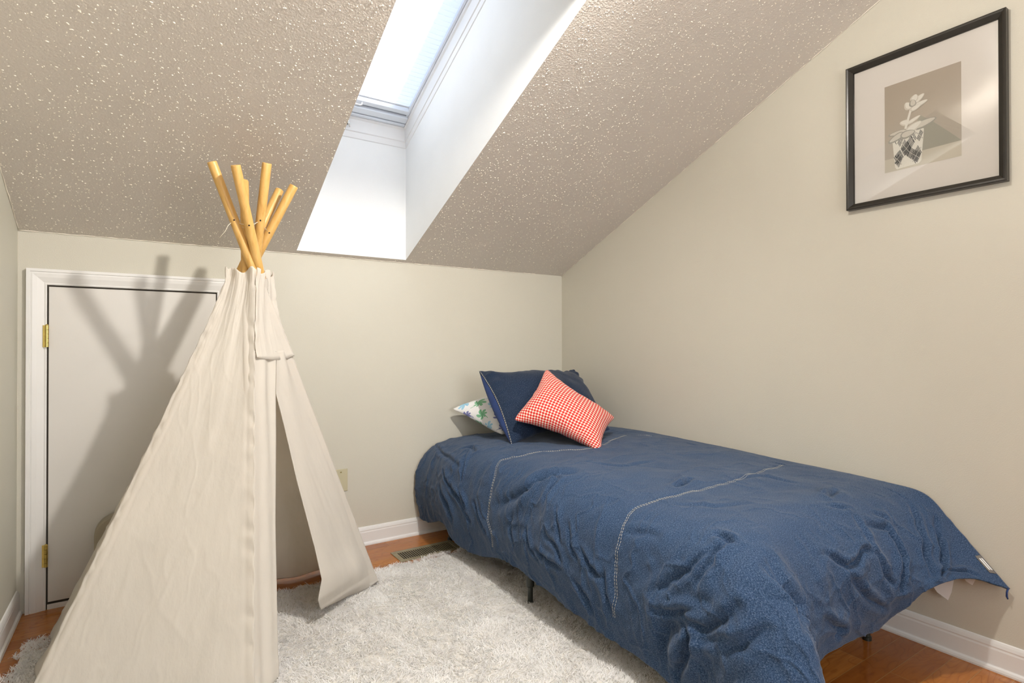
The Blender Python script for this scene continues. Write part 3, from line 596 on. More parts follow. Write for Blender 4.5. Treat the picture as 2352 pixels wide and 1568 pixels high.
CREASES = [
    ([(0.924, 0.005), (0.994, 0.223), (1.039, 0.471)], 0.010, 0.008),
    ([(0.939, 0.350), (0.914, 0.410), (0.939, 0.492)], 0.012, 0.010),
    ([(0.959, 0.441), (1.009, 0.481), (1.069, 0.517), (1.099, 0.522)], 0.009, 0.008),
    ([(1.124, 0.441), (1.154, 0.492), (1.184, 0.583)], 0.010, 0.009),
    ([(1.154, 0.319), (1.214, 0.421), (1.269, 0.456)], 0.014, 0.012),
    ([(1.134, 0.522), (1.174, 0.563), (1.199, 0.593)], 0.009, 0.007),
    ([(0.879, 1.171), (0.934, 1.105), (0.984, 1.049), (1.024, 1.034), (1.084, 0.963), (1.134, 0.856)], 0.022, 0.016),
    ([(0.939, 1.166), (0.939, 1.100)], 0.008, 0.007),
    ([(0.949, 1.161), (1.004, 1.161), (1.044, 1.166)], 0.010, 0.008),
    ([(0.944, 1.916), (0.999, 1.905), (1.034, 1.911)], 0.012, 0.012),
    ([(0.924, 1.875), (0.934, 1.911), (0.934, 1.931)], 0.011, 0.013),
    ([(0.984, 1.895), (1.034, 1.860), (1.069, 1.850), (1.114, 1.794), (1.169, 1.733)], 0.013, 0.011),
    ([(1.019, 1.905), (1.094, 1.880)], 0.011, 0.010),
    ([(1.029, 1.581), (1.019, 1.642), (1.004, 1.708)], 0.015, 0.006),
    ([(1.209, 1.150), (1.229, 1.237), (1.224, 1.323)], 0.011, 0.010),
    ([(1.139, 1.216), (1.164, 1.292), (1.204, 1.318)], 0.010, 0.008),
    ([(1.049, 1.247), (1.124, 1.297), (1.154, 1.313)], 0.009, 0.006),
    ([(1.079, 1.328), (1.134, 1.363), (1.179, 1.399)], 0.009, 0.007),
    ([(1.144, 1.409), (1.184, 1.465), (1.189, 1.525)], 0.011, 0.010),
    ([(1.169, 1.525), (1.224, 1.536), (1.279, 1.551)], 0.012, 0.009),
    ([(1.324, 1.460), (1.279, 1.444), (1.244, 1.384)], 0.011, 0.009),
    ([(1.214, 1.743), (1.199, 1.804), (1.179, 1.840), (1.159, 1.890)], 0.011, 0.012),
    ([(1.194, 1.845), (1.199, 1.870), (1.189, 1.926), (1.149, 1.976), (1.109, 2.012)], 0.016, 0.015),
    ([(1.199, 1.840), (1.249, 1.789), (1.299, 1.764), (1.344, 1.764)], 0.030, 0.020),
    ([(1.224, 1.880), (1.209, 1.941), (1.164, 2.032)], 0.012, 0.010),
    ([(1.219, 1.850), (1.239, 1.875), (1.309, 1.835), (1.344, 1.814)], 0.016, 0.022),
    ([(1.219, 1.982), (1.179, 2.042), (1.114, 2.088)], 0.016, 0.012),
    ([(0.934, 2.042), (0.949, 2.093), (0.919, 2.159), (1.019, 2.159)], 0.025, 0.018),
    ([(0.964, 2.032), (0.964, 2.088), (0.984, 2.134)], 0.012, 0.008),
    ([(0.664, 2.098), (0.635, 2.123), (0.610, 2.149), (0.550, 2.149), (0.490, 2.128), (0.450, 2.149)], 0.012, 0.013),
    ([(0.390, 2.058), (0.305, 2.088), (0.315, 2.134), (0.330, 2.184), (0.365, 2.235), (0.385, 2.286)], 0.012, 0.015),
    ([(0.445, 2.154), (0.440, 2.204), (0.415, 2.250)], 0.010, 0.011),
    ([(0.090, 2.042), (0.165, 2.139), (0.210, 2.225), (0.240, 2.321)], 0.011, 0.011),
    ([(0.045, 2.108), (0.095, 2.169), (0.145, 2.250), (0.200, 2.331)], 0.011, 0.014),
    ([(0.605, 2.169), (0.535, 2.250), (0.485, 2.306)], 0.013, 0.011),
    ([(0.759, 2.235), (0.699, 2.291), (0.714, 2.326)], 0.014, 0.011),
    ([(0.390, 1.921), (0.310, 1.905)], 0.012, 0.012),
    ([(0.460, 1.961), (0.430, 1.982), (0.395, 1.992)], 0.010, 0.006),
    ([(0.714, 1.546), (0.659, 1.546), (0.600, 1.525)], 0.012, 0.012),
    ([(0.180, 2.301), (0.085, 2.331), (0.065, 2.351)], 0.010, 0.009),
    ([(1.134, 0.978), (1.189, 0.958), (1.239, 0.988)], 0.010, 0.007),
    ([(1.154, 1.069), (1.204, 1.105), (1.249, 1.181)], 0.010, 0.008),
    ([(1.154, 0.654), (1.209, 0.699), (1.259, 0.760)], 0.009, 0.008),
    ([(1.074, 0.329), (1.124, 0.410), (1.189, 0.547), (1.244, 0.623)], 0.009, 0.008),
    ([(0.450, 1.627), (0.345, 1.667), (0.335, 1.779)], 0.014, 0.004),
    ([(0.734, 1.095), (0.669, 1.237), (0.520, 1.262)], 0.014, 0.004),
    ([(0.844, 1.672), (0.779, 1.759), (0.664, 1.804)], 0.014, 0.004),
    ([(0.425, 2.027), (0.445, 2.098), (0.455, 2.128)], 0.012, 0.007),
    ([(0.310, 2.037), (0.275, 2.058), (0.285, 2.073)], 0.010, 0.006),
]
SEAMS = [
    [(0.505, 0.917), (0.615, 0.897), (0.684, 0.856), (0.764, 0.806), (0.864, 0.791), (0.949, 0.735), (1.029, 0.775), (1.129, 0.780), (1.194, 0.770), (1.239, 0.806), (1.339, 0.796)],
    [(0.080, 1.576), (0.295, 1.606), (0.485, 1.632), (0.640, 1.617), (0.769, 1.606), (0.869, 1.581), (0.939, 1.556), (0.994, 1.566), (1.064, 1.576), (1.129, 1.571), (1.164, 1.576), (1.229, 1.581), (1.304, 1.566)],
    [(0.475, 0.907), (0.410, 0.882), (0.265, 0.811), (0.185, 0.791), (0.110, 0.882)],
]

SIDE = 1
Pd, Wd, Ld = surf(330, 560)
nv, nu = Pd.shape[:2]
du = np.gradient(Pd, axis=1); dv = np.gradient(Pd, axis=0); Nn = np.cross(du, dv); Nn /= np.linalg.norm(Nn, axis=2)[..., None] + 1e-12; Nn *= SIDE
uu, vv = np.meshgrid(np.linspace(0, Wd, nu), np.linspace(0, Ld, nv)); disp = np.zeros((nv, nu))
wu = uu + 0.012 * fbm(uu * 14, vv * 14, 51) ; wv2 = vv + 0.012 * fbm(uu * 14 + 5, vv * 14, 61)
for pts, w_, d_ in CREASES:
    pts = np.array(pts); best = np.full((nv, nu), 9.0); bt = np.zeros((nv, nu)); tot = len(pts) - 1
    lo = pts.min(0) - 0.12; hi = pts.max(0) + 0.12; sel = (uu > lo[0]) & (uu < hi[0]) & (vv > lo[1]) & (vv < hi[1])
    if not sel.any(): continue
    a_, b_ = wu[sel], wv2[sel]; bd = np.full(a_.shape, 9.0); btt = np.zeros(a_.shape); sd = np.zeros(a_.shape)
    for k in range(tot):
        p0, p1 = pts[k], pts[k + 1]; e = p1 - p0; L2 = e @ e + 1e-9; t = np.clip(((a_ - p0[0]) * e[0] + (b_ - p0[1]) * e[1]) / L2, 0, 1)
        dd = np.hypot(a_ - p0[0] - t * e[0], b_ - p0[1] - t * e[1]); cr_ = (e[0] * (b_ - p0[1]) - e[1] * (a_ - p0[0])); m2 = dd < bd; bd = np.where(m2, dd, bd); btt = np.where(m2, (k + t) / tot, btt); sd = np.where(m2, np.sign(cr_), sd)
    env = np.sin(np.clip(btt * 0.9 + 0.05, 0, 1) * math.pi) ** 0.6
    s_ = bd * sd
    prof = -np.exp(-(bd / (w_ * 0.75)) ** 2) + 0.75 * np.exp(-((s_ - 1.7 * w_) / (w_ * 1.2)) ** 2) + 0.45 * np.exp(-((s_ + 1.9 * w_) / (w_ * 1.3)) ** 2)
    disp[sel] += 1.25 * d_ * env * prof
drape = np.clip((uu - 0.86) / 0.2, 0, 1); foot = np.clip((vv - 1.98) / 0.15, 0, 1); side = np.clip(drape + foot, 0, 1)
disp += 0.014 * fbm(uu * 4.5, vv * 4.5, 71, 3) * (1 - 0.3 * side)
ridge = lambda q: 1 - np.abs(2 * q) * 2
r1 = np.maximum(0, ridge(vnoise(uu * 5 + 1.5 * fbm(uu * 5, vv * 5, 3), vv * 16 + 2.2 * fbm(uu * 6, vv * 6, 5), 81))) ** 3 * drape * (1 - 0.4 * foot)
r2 = np.maximum(0, ridge(vnoise(uu * 15 + 2.2 * fbm(uu * 6, vv * 6, 8), vv * 5, 91))) ** 3 * foot
r3 = np.maximum(0, ridge(vnoise(uu * 8 + 2 * fbm(uu * 5, vv * 5, 9), vv * 10 + 2 * fbm(uu * 4, vv * 4, 12), 95))) ** 4
disp += 0.0065 * r1 + 0.0065 * r2 + 0.0030 * r3 + 0.0045 * fbm(uu * 22, vv * 22, 101, 3) * (0.5 + 0.7 * side)
# stitched seams pull the cloth down a little
for s in SEAMS:
    pts = np.array(s); bd = np.full((nv, nu), 9.0)
    for k in range(len(pts) - 1):
        p0, p1 = pts[k], pts[k + 1]; e = p1 - p0; t = np.clip(((uu - p0[0]) * e[0] + (vv - p0[1]) * e[1]) / (e @ e + 1e-9), 0, 1); bd = np.minimum(bd, np.hypot(uu - p0[0] - t * e[0], vv - p0[1] - t * e[1]))
    disp -= 0.0035 * np.exp(-(bd / 0.010) ** 2) * (1 + 1.2 * vnoise(uu * 40, vv * 40, 17))
edge = np.clip(uu / 0.06, 0, 1); disp *= 0.25 + 0.75 * edge
disp = np.where(uu < 0.08, np.clip(disp, -0.004, 0.004), disp)
Pd = Pd + Nn * disp[..., None]
Pd[..., 0] = np.minimum(Pd[..., 0], -0.006); Pd[..., 1] = np.minimum(Pd[..., 1], -0.008); Pd[..., 2] = np.maximum(Pd[..., 2], 0.012)
duvet = thing('denim_comforter', 'blue denim comforter spread over the bed and hanging off its side and foot', 'comforter', (-0.5, -1.1, 0.5))
grid('comforter_cloth', Pd, M['denim'], duvet, uv=np.stack([uu, vv], -1), solid=0.007, offset=1.0 if SIDE > 0 else -1.0)
def dpt(u, v, off=0.0):
    a = min(max(u / Wd * (nu - 1), 0), nu - 1.001); b = min(max(v / Ld * (nv - 1), 0), nv - 1.001); i, j = int(a), int(b); fa, fb = a - i, b - j
    g = lambda A: (A[j, i] * (1 - fa) + A[j, i + 1] * fa) * (1 - fb) + (A[j + 1, i] * (1 - fa) + A[j + 1, i + 1] * fa) * fb
    return Vector(g(Pd) + g(Nn) * off)
for s in SEAMS:
    pts = np.array(s); L_ = np.concatenate([[0], np.cumsum(np.linalg.norm(np.diff(pts, axis=0), axis=1))]); m_ = MB()
    ss = np.arange(0, L_[-1], 0.0035); cu = np.interp(ss, L_, pts[:, 0]); cv = np.interp(ss, L_, pts[:, 1]); ker = np.ones(9) / 9
    if len(cu) > 12: cu[4:-4] = np.convolve(cu, ker, 'valid'); cv[4:-4] = np.convolve(cv, ker, 'valid')
    tg = np.stack([np.gradient(cu), np.gradient(cv)], 1); tg /= np.linalg.norm(tg, axis=1)[:, None] + 1e-9
    for off in (-0.0036, 0.0036):
        for k in range(0, len(ss) - 3, 3):
            a = [dpt(cu[k + q] - tg[k + q, 1] * off, cv[k + q] + tg[k + q, 0] * off, 0.0012) for q in (0, 1, 2)]
            m_.tube([a[0] , a[1], a[2]], 0.0007, 5)
    m_.build('seam_stitching', M['stitch'], duvet)
# woven label, care tags and tie loop near the foot corner by the wall
def patch(name, us, vs, mat, off):
    P = np.array([[dpt(u, v, off) for u in us] for v in vs]); return grid(name, P, mat, duvet, solid=0.0006)
patch('woven_label', np.linspace(0.003, 0.020, 6), np.linspace(Ld - 0.115, Ld - 0.05, 8), M['tag_dark'], 0.0015)
for k, (a, b) in enumerate(((0.006, 0.0095), (0.012, 0.0155))): patch('label_mark', np.linspace(a, b, 3), np.linspace(Ld - 0.105, Ld - 0.062, 8), M['paper'], 0.0024)
def tri_tag(name, pts):
    o = mesh(name, pts, [tuple(range(len(pts)))], M['paper'], duvet); s_ = o.modifiers.new('s', 'SOLIDIFY'); s_.thickness = 0.0004
tri_tag('care_tag', [(-0.020, -2.085, 0.235), (-0.020, -2.158, 0.268), (-0.020, -2.150, 0.217), (-0.020, -2.140, 0.186), (-0.020, -2.108, 0.202)])
tri_tag('care_tag', [(-0.018, -2.180, 0.285), (-0.018, -2.220, 0.300), (-0.018, -2.218, 0.288), (-0.018, -2.207, 0.261), (-0.018, -2.190, 0.268)])

m_ = MB().tube([(-0.022, -2.300, 0.285), (-0.026, -2.298, 0.272), (-0.022, -2.297, 0.258), (-0.020, -2.299, 0.250)], [0.003, 0.0026, 0.003, 0.002], 8)
m_.build('tie_loop', M['navy'], duvet, smooth=True)
# ------------------------------------------------------------------ pillows
def inflate(W, Hh, seed, press=1.0, d=0.0145, steps=110, iters=14):
    nx = int(round(W / d)) + 1; ny = int(round(Hh / d)) + 1; r = np.random.default_rng(seed); idx = np.zeros((2, ny, nx), int); P = []
    for s in (0, 1):
        for j in range(ny):
            for i in range(nx):
                b = i in (0, nx - 1) or j in (0, ny - 1)
                if s and b: idx[s, j, i] = idx[0, j, i]; continue
                idx[s, j, i] = len(P); P.append((W * (i / (nx - 1) - 0.5), Hh * (j / (ny - 1) - 0.5), 0 if b else (0.010 if s == 0 else -0.010)))
    P = np.array(P); R0 = P.copy(); R0[:, 2] = 0; P += r.normal(0, 0.0012, P.shape); E = []
    for s in (0, 1):
        A = idx[s]
        for a, b, k in ((A[:, :-1], A[:, 1:], 1.0), (A[:-1], A[1:], 1.0), (A[:-1, :-1], A[1:, 1:], 0.35), (A[1:, :-1], A[:-1, 1:], 0.35), (A[:, :-2], A[:, 2:], 0.10), (A[:-2], A[2:], 0.10)):
            E.append(np.stack([a.ravel(), b.ravel(), np.full(a.size, k)], 1))
    E = np.concatenate(E); a, b, k = E[:, 0].astype(int), E[:, 1].astype(int), E[:, 2]; L0 = np.linalg.norm(R0[a] - R0[b], axis=1); n = len(P)
    cnt = np.bincount(a, minlength=n) + np.bincount(b, minlength=n)
    T = []
    for s in (0, 1):
        A = idx[s]; q = np.stack([A[:-1, :-1], A[:-1, 1:], A[1:, 1:], A[1:, :-1]], -1).reshape(-1, 4); T.append(q if s == 0 else q[:, ::-1])
    T = np.concatenate(T); Vel = np.zeros_like(P)
    for st in range(steps):
        nr = np.cross(P[T[:, 2]] - P[T[:, 0]], P[T[:, 3]] - P[T[:, 1]]) * 0.5; F = np.zeros_like(P)
        for c in range(3):
            for q in range(4): F[:, c] += np.bincount(T[:, q], nr[:, c] * 0.25, minlength=n)
        Q = P + Vel * 0.90 + F * press * 4.0 * (1 if st < steps * 0.75 else 0.8)
        for _ in range(iters):
            dd = Q[b] - Q[a]; L = np.linalg.norm(dd, axis=1) + 1e-9; c = (dd * (k * 0.5 * (L - L0) / L)[:, None])
            for x in range(3): Q[:, x] += 1.6 * (np.bincount(a, c[:, x], minlength=n) - np.bincount(b, c[:, x], minlength=n)) / cnt * 2
        Vel = Q - P; P = Q
    return P, nx, ny, idx
def pillow(seed, name, label, mat, corners, puff, back, W, Hh, part, bend=None, crease=1.0, press=1.0, square=0.0):
    co, nx, ny, idx = inflate(W, Hh, seed, press); uv = np.zeros((len(co), 2))
    for j in range(ny):
        for i in range(nx): uv[idx[:, j, i]] = (W * i / (nx - 1), Hh * j / (ny - 1))
    # creases running in from the seams and a few soft dents
    gu, gv = uv[:, 0], uv[:, 1]; ed = np.minimum(np.minimum(gu, W - gu), np.minimum(gv, Hh - gv)); al = np.where(np.minimum(gu, W - gu) < np.minimum(gv, Hh - gv), gv, gu)
    k_ = np.exp(-((ed - 0.03) / 0.035) ** 2) * np.clip(ed / 0.015, 0, 1); sg = np.sign(co[:, 2])
    pk = k_ * (0.0050 * np.sin(al * 105 + seed + 9 * fbm(al * 7, ed * 3, seed, 2)) * (0.3 + np.abs(fbm(al * 9, ed * 2, seed + 5, 2)) * 3)) + 0.020 * fbm(gu * 7 + (sg > 0) * 9, gv * 7, seed + 9, 3) * np.clip(ed / 0.06, 0, 1)
    co = co + np.stack([0.006 * fbm(al * 8, al * 0, seed + 3, 2) * (ed < 0.03), 0.006 * fbm(al * 8 + 5, al * 0, seed + 4, 2) * (ed < 0.03), sg * pk * crease], 1)
    F = []
    for s in (0, 1):
        for j in range(ny - 1):
            for i in range(nx - 1):
                q = (idx[s, j, i], idx[s, j, i + 1], idx[s, j + 1, i + 1], idx[s, j + 1, i]); F.append(q if s == 0 else q[::-1])
    # rectify: bilinear frame from the simulated corners
    cs = [co[idx[0, 0, 0]], co[idx[0, 0, nx - 1]], co[idx[0, ny - 1, nx - 1]], co[idx[0, ny - 1, 0]]]  # BL BR TR TL
    cx = [p[0] for p in cs]; cy = [p[1] for p in cs]
    U = np.full(len(co), 0.5); Vv_ = np.full(len(co), 0.5)
    for _ in range(25):
        def bl(a): return (1 - U) * (1 - Vv_) * a[0] + U * (1 - Vv_) * a[1] + U * Vv_ * a[2] + (1 - U) * Vv_ * a[3]
        ex = co[:, 0] - bl(cx); ey = co[:, 1] - bl(cy)
        ax = (1 - Vv_) * (cx[1] - cx[0]) + Vv_ * (cx[2] - cx[3]); ay = (1 - Vv_) * (cy[1] - cy[0]) + Vv_ * (cy[2] - cy[3])
        bx = (1 - U) * (cx[3] - cx[0]) + U * (cx[2] - cx[1]); by = (1 - U) * (cy[3] - cy[0]) + U * (cy[2] - cy[1]); D = ax * by - ay * bx
        U = U + (ex * by - ey * bx) / D; Vv_ = Vv_ + (ax * ey - ay * ex) / D
    U, Vv_ = 0.5 + (U - 0.5) * (1 + square * 4 * Vv_ * (1 - Vv_)), 0.5 + (Vv_ - 0.5) * (1 + square * 4 * U * (1 - U))
    C4 = [np.array(p) for p in corners]  # BL BR TR TL in the room
    w4 = [((1 - U) * (1 - Vv_))[:, None], (U * (1 - Vv_))[:, None], (U * Vv_)[:, None], ((1 - U) * Vv_)[:, None]]
    P = sum(w_ * c_ for w_, c_ in zip(w4, C4)); nrm_ = np.cross(C4[1] - C4[0], C4[3] - C4[0]); nrm_ /= np.linalg.norm(nrm_)
    zl = co[:, 2].copy(); zc_ = zl - (sum(w_[:, 0] * c_[2] for w_, c_ in zip(w4, cs))); zz = np.where(zc_ > 0, zc_ * puff, zc_ * back)
    P = P + nrm_ * zz[:, None]
    if bend: P = P + nrm_ * (bend * ((U - 0.5) ** 2))[:, None]
    P[:, 0] = np.minimum(P[:, 0], -0.010); P[:, 1] = np.minimum(P[:, 1], -0.010)
    root = thing(name, label, 'pillow' if name != 'throw_pillow' else 'cushion', tuple(P.mean(0)))
    o = mesh(part, P, F, mat, root, True, uv=uv); s_ = o.modifiers.new('sub', 'SUBSURF'); s_.levels = s_.render_levels = 1
    return root, P, idx, nx, ny, nrm_
pillow(3, 'bed_pillow', 'white pillow printed with blue and green palm trees, against the back wall', M['palms'], [(-0.70, -0.36, 0.575), (-0.18, -0.33, 0.59), (-0.25, -0.10, 0.86), (-0.852, -0.06, 0.70)], 0.75, 0.45, 0.56, 0.38, 'pillow_body', press=0.7, square=0.05)
dr_, DP, didx, dnx, dny, dn = pillow(2, 'denim_pillow', 'dark blue denim pillow standing behind the red dotted cushion', M['denim_dark'], [(-0.80, -0.60, 0.565), (-0.14, -0.62, 0.575), (-0.065, -0.21, 0.912), (-0.785, -0.25, 0.922)], 0.95, 0.55, 0.66, 0.46, 'pillow_body', press=0.6, crease=1.8, square=0.03)
pillow(1, 'throw_pillow', 'small red and white dotted cushion leaning on the denim pillow', M['dots'], [(-0.807, -0.633, 0.693), (-0.540, -0.965, 0.562), (-0.237, -0.745, 0.679), (-0.526, -0.531, 0.934)], 0.85, 0.6, 0.44, 0.36, 'cushion_body', press=0.42, square=0.10)
# open left end of the denim cover: stitched flange in front, navy lining behind it
c0, c1 = np.array([-0.80, -0.60, 0.565]), np.array([-0.785, -0.25, 0.922]); nn = 40; tt = np.linspace(0, 1, nn); jj = tt * (dny - 1); j0 = np.minimum(jj.astype(int), dny - 2); fj = (jj - j0)[:, None]
colp = lambda s_, i_: DP[didx[s_, j0, i_]] * (1 - fj) + DP[didx[s_, j0 + 1, i_]] * fj
bow = np.sin(tt * math.pi)[:, None]; line = c0 + (c1 - c0) * tt[:, None]; uax = (np.array([-0.14, -0.62, 0.575]) - c0); uax /= np.linalg.norm(uax)
edge_ = line + uax * 0.006 * bow + dn * 0.030 * bow; inn = colp(0, 4) + dn * 0.005; inn2 = colp(0, 6) + dn * 0.0015
rows_ = [edge_, edge_ * 0.66 + inn * 0.34 + dn * 0.004 * bow, edge_ * 0.3 + inn * 0.7 + dn * 0.004 * bow, inn, inn2 - dn * 0.004]
Pf = np.stack(rows_, 1); vf, uf = np.meshgrid(tt * 0.46, np.array([0, 0.02, 0.04, 0.06, 0.09]), indexing='ij')
grid('cover_flange', Pf, M['denim_dark'], dr_, uv=np.stack([uf, vf], -1), solid=0.002, sub=1)
back_ = line - dn * 0.035 * bow + uax * 0.004; Pn = np.stack([edge_ + uax * 0.004, line + uax * 0.004 - dn * 0.004 - uax * 0.012 * bow, back_ - uax * 0.006 * bow, colp(1, 4)], 1)
grid('navy_lining', Pn, M['navy'], dr_, uv=np.stack([uf[:, :4], vf[:, :4]], -1), solid=0.0015, sub=1)
m_ = MB()
for q in (0.10, 0.26):
    lp = edge_ * (1 - q * 0.9) + rows_[1] * q * 0.9 + dn * 0.0022
    for k in range(0, nn - 1): m_.tube([tuple(lp[k]), tuple(lp[k] * 0.3 + lp[k + 1] * 0.7)], 0.0008, 5)
m_.build('hem_stitching', M['stitch'], dr_)

# ------------------------------------------------------------------ tent
tent = thing('play_tent', 'cream canvas play tent with six wooden poles in front of the small door', 'tent', (-2.05, -0.6, 0))
HUB = Vector((-1.992, -0.640, 1.375))
FEET = {'A': (-1.470, -0.527), 'R': (-1.60, -0.24), 'B': (-2.05, -0.18), 'L': (-2.585, -0.30), 'G': (-2.605, -0.90), 'F': (-2.045, -1.08)}
TOPS = {'A': (-2.128, -0.72, 1.701), 'R': (-2.062, -0.79, 1.683), 'F': (-2.0, -0.54, 1.698), 'B': (-1.956, -0.76, 1.717), 'G': (-1.877, -0.57, 1.675), 'L': (-1.842, -0.66, 1.676)}
HOLES = {}
for k in 'ARBLGF':
    f = Vector((*FEET[k], 0.0)); t = Vector(TOPS[k]); f = f.lerp(t, 0.012 if k in 'RBL' else 0.016)
    d = (t - f).normalized(); pts = [f.lerp(t, q) for q in (0, 0.3, 0.6, 0.9, 0.998)] + [t]
    o = MB().tube(pts, [0.0165, 0.0165, 0.0165, 0.0162, 0.0162, 0.0155], 24).build('pole', M['pole'], tent, smooth=False)
    for p_ in o.data.polygons: p_.use_smooth = len(p_.vertices) == 4
    h = t - d * 0.205; HOLES[k] = h; toc = (Vector(CP) - h).normalized(); side_ = (toc - d * toc.dot(d)).normalized()
    MB().tube([h + side_ * 0.0155, h + side_ * 0.0172], 0.0030, 10).build('cord_hole', M['hole'], o)
m_ = MB(); order = ['A', 'R', 'B', 'L', 'G', 'F']
for i, k in enumerate(order):
    a = HOLES[k]; b = HOLES[order[(i + 1) % 6]]; mid = (a + b) / 2 - Vector((0, 0, 0.006)); m_.tube([a, mid, b], 0.0010, 6)
a = HOLES['A']; m_.tube([a, a + Vector((-0.020, -0.01, -0.022)), a + Vector((-0.030, -0.01, -0.045)), a + Vector((-0.048, -0.015, -0.070))], [0.0009, 0.0009, 0.0009, 0.0005], 6)
m_.build('cord', M['cord'], tent, smooth=True)
# canvas corner lines follow the poles, pushed outwards by the sleeve
ZT = 1.335
def cline(k, z):
    f = Vector((*FEET[k], 0)); t = Vector(TOPS[k]); p = f.lerp(t, z / t.z); ax = Vector((HUB.x, HUB.y, z)); out = Vector((f.x - HUB.x, f.y - HUB.y, 0)).normalized()
    gapvec = p - ax; c = gapvec.dot(out); lat = gapvec - out * c; a = c + {'A': 0.020, 'F': 0.030}.get(k, 0.027); b = 0.079; m = 0.5 * (a + b + math.sqrt((a - b) ** 2 + 0.0009)); g = min(1, max(0, (ZT - z) / 0.25))
    return ax + out * m + lat * (0.3 + 0.7 * g) + Vector((0.022 * min(z, 1.0) if k == 'F' else 0, 0, 0))
def panel(ka, kb, ns=90, nh=170, z0=0.012, sag=0.02, s0=0.0, s1=1.0, ztop=ZT, zbot=None, seed=0, wr=1.0, edge=None):
    P = np.zeros((nh, ns, 3)); uv = np.zeros((nh, ns, 2)); fa, fb = Vector(FEET[ka]), Vector(FEET[kb]); wid = (fa - fb).length
    dirn = Vector((fb.x - fa.x, fb.y - fa.y, 0)).normalized(); out = Vector((dirn.y, -dirn.x, 0)); cen = Vector((HUB.x, HUB.y, 0))
    mid = Vector(((fa.x + fb.x) / 2, (fa.y + fb.y) / 2, 0)) - cen
    if out.dot(mid) < 0: out = -out
    for j in range(nh):
        z = z0 + (ztop - z0) * j / (nh - 1); a, b = cline(ka, z), cline(kb, z); hh = (ZT - z) / ZT
        for i in range(ns):
            s = s0 + (s1 - s0) * i / (ns - 1); p = a.lerp(b, s); bul = math.sin(math.pi * s)
            p = p - out * (sag * bul * (0.2 + hh))
            P[j, i] = p; uv[j, i] = (s * wid, z)
    S_, Z_ = np.meshgrid(np.linspace(s0, s1, ns), np.linspace(z0, ztop, nh)); hh = np.clip((ZT - Z_) / ZT, 0, 1)
    X_ = S_ * wid * (0.25 + 0.75 * hh)   # width in metres
    env = np.clip(np.sin(math.pi * np.clip(S_, 0, 1)) * 3, 0, 1)
    d = 0.007 * np.exp(-(ZT - Z_) / 0.14) * np.sin(S_ * 2 * math.pi * (2 + seed % 2) + seed + 6 * (ZT - Z_)) * env
    d += 0.007 * np.exp(-(ZT - Z_) / 0.35) * fbm(S_ * 9 + seed, Z_ * 4, 200 + seed, 3) * env
    d += wr * 0.007 * fbm(X_ * 7 + Z_ * 1.5, Z_ * 2.0, 210 + seed, 4) * env
    rg = np.maximum(0, 1 - np.abs(2 * vnoise(X_ * 20 + 2.5 * fbm(X_ * 3, Z_ * 3, 5 + seed), Z_ * 3.4 + X_ * 4, 220 + seed)) * 2.4) ** 3
    d += wr * 0.0010 * rg * env
    rg2 = np.maximum(0, 1 - np.abs(2 * vnoise(X_ * 11 + Z_ * 5 + 2 * fbm(X_ * 4, Z_ * 4, 9 + seed), Z_ * 5 - X_ * 3, 230 + seed)) * 2.6) ** 3
    d += wr * 0.0012 * rg2 * env * np.clip(1.2 - Z_, 0, 1)
    # puckers along the pole sleeves
    pk = np.exp(-(np.minimum(S_, 1 - S_) * wid * (0.2 + hh) / 0.03) ** 2); d += 0.003 * pk * np.sin(Z_ * 75 + 8 * fbm(Z_ * 6, S_, 4)) * (np.minimum(S_, 1 - S_) > 0.004)
    d -= 0.002 * np.exp(-((np.minimum(S_, 1 - S_) * wid * (0.2 + hh) - 0.030) / 0.008) ** 2) * np.clip(hh * 3, 0, 1) * 0.6
    on = np.array([out.x, out.y, 0.3]); P = P + d[..., None] * on
    return P, uv
def clear_poles(P):
    for k in FEET:
        f = np.array([*FEET[k], 0.0]); t = np.array(TOPS[k]); d = (t - f) / np.linalg.norm(t - f); v = P - f; al = (v @ d)[..., None] * d; rad = v - al
        o = f[:2] - np.array([HUB.x, HUB.y]); o = np.array([*(o / np.linalg.norm(o)), 0.0]); o = o - d * (o @ d); o /= np.linalg.norm(o)
        side = (rad @ o)[..., None]; perp = rad - side * o; pd_ = np.linalg.norm(perp, axis=-1)[..., None]; R0 = 0.0190
        need = np.sqrt(np.maximum(R0 ** 2 - pd_ ** 2, 0)); hit = (pd_ < R0) & (side < need) & (side > -0.03) & (P[..., 2:3] < ZT - 0.03)
        P = np.where(hit, f + al + perp + o * need, P)
    return P
def rim(P, seed):  # uneven gathered top edge
    nh, ns = P.shape[:2]; s = np.linspace(0, 1, ns); dz = 0.010 * np.sin(s * 2 * math.pi * 1.5 + seed) ; k = np.linspace(0, 1, nh)[:, None] ** 12
    P[..., 2] += k * dz[None]; return P
def skirt(P, amp, seed):
    nh, ns = P.shape[:2]; z = P[:, :, 2]; k = np.exp(-z / 0.06); s = np.linspace(0, 1, ns)[None]
    out = P[0] - np.array([HUB.x, HUB.y, 0]); out[:, 2] = 0; out /= np.linalg.norm(out, axis=1)[:, None]
    P += (k * amp * (0.4 + np.sin(s * math.pi) * np.sin(s * 11 + seed)) * np.clip(np.sin(s * math.pi) * 4, 0, 1))[..., None] * out[None]; return P
main = []
for i, (ka, kb, ns, sag) in enumerate((('F', 'G', 150, 0.010), ('G', 'L', 90, 0.015), ('L', 'B', 80, 0.03), ('B', 'R', 70, 0.055), ('R', 'A', 60, 0.03))):
    P, uv = panel(ka, kb, ns=ns, nh=200, sag=sag, seed=i, wr=1.0 if i < 2 else 0.7); P = rim(P, i * 1.3); P = skirt(P, 0.02 if i not in (0,) else 0.008, i); main.append((P[:, :-1] if i < 4 else P, uv[:, :-1] if i < 4 else uv))
P = np.concatenate([a for a, _ in main], 1)
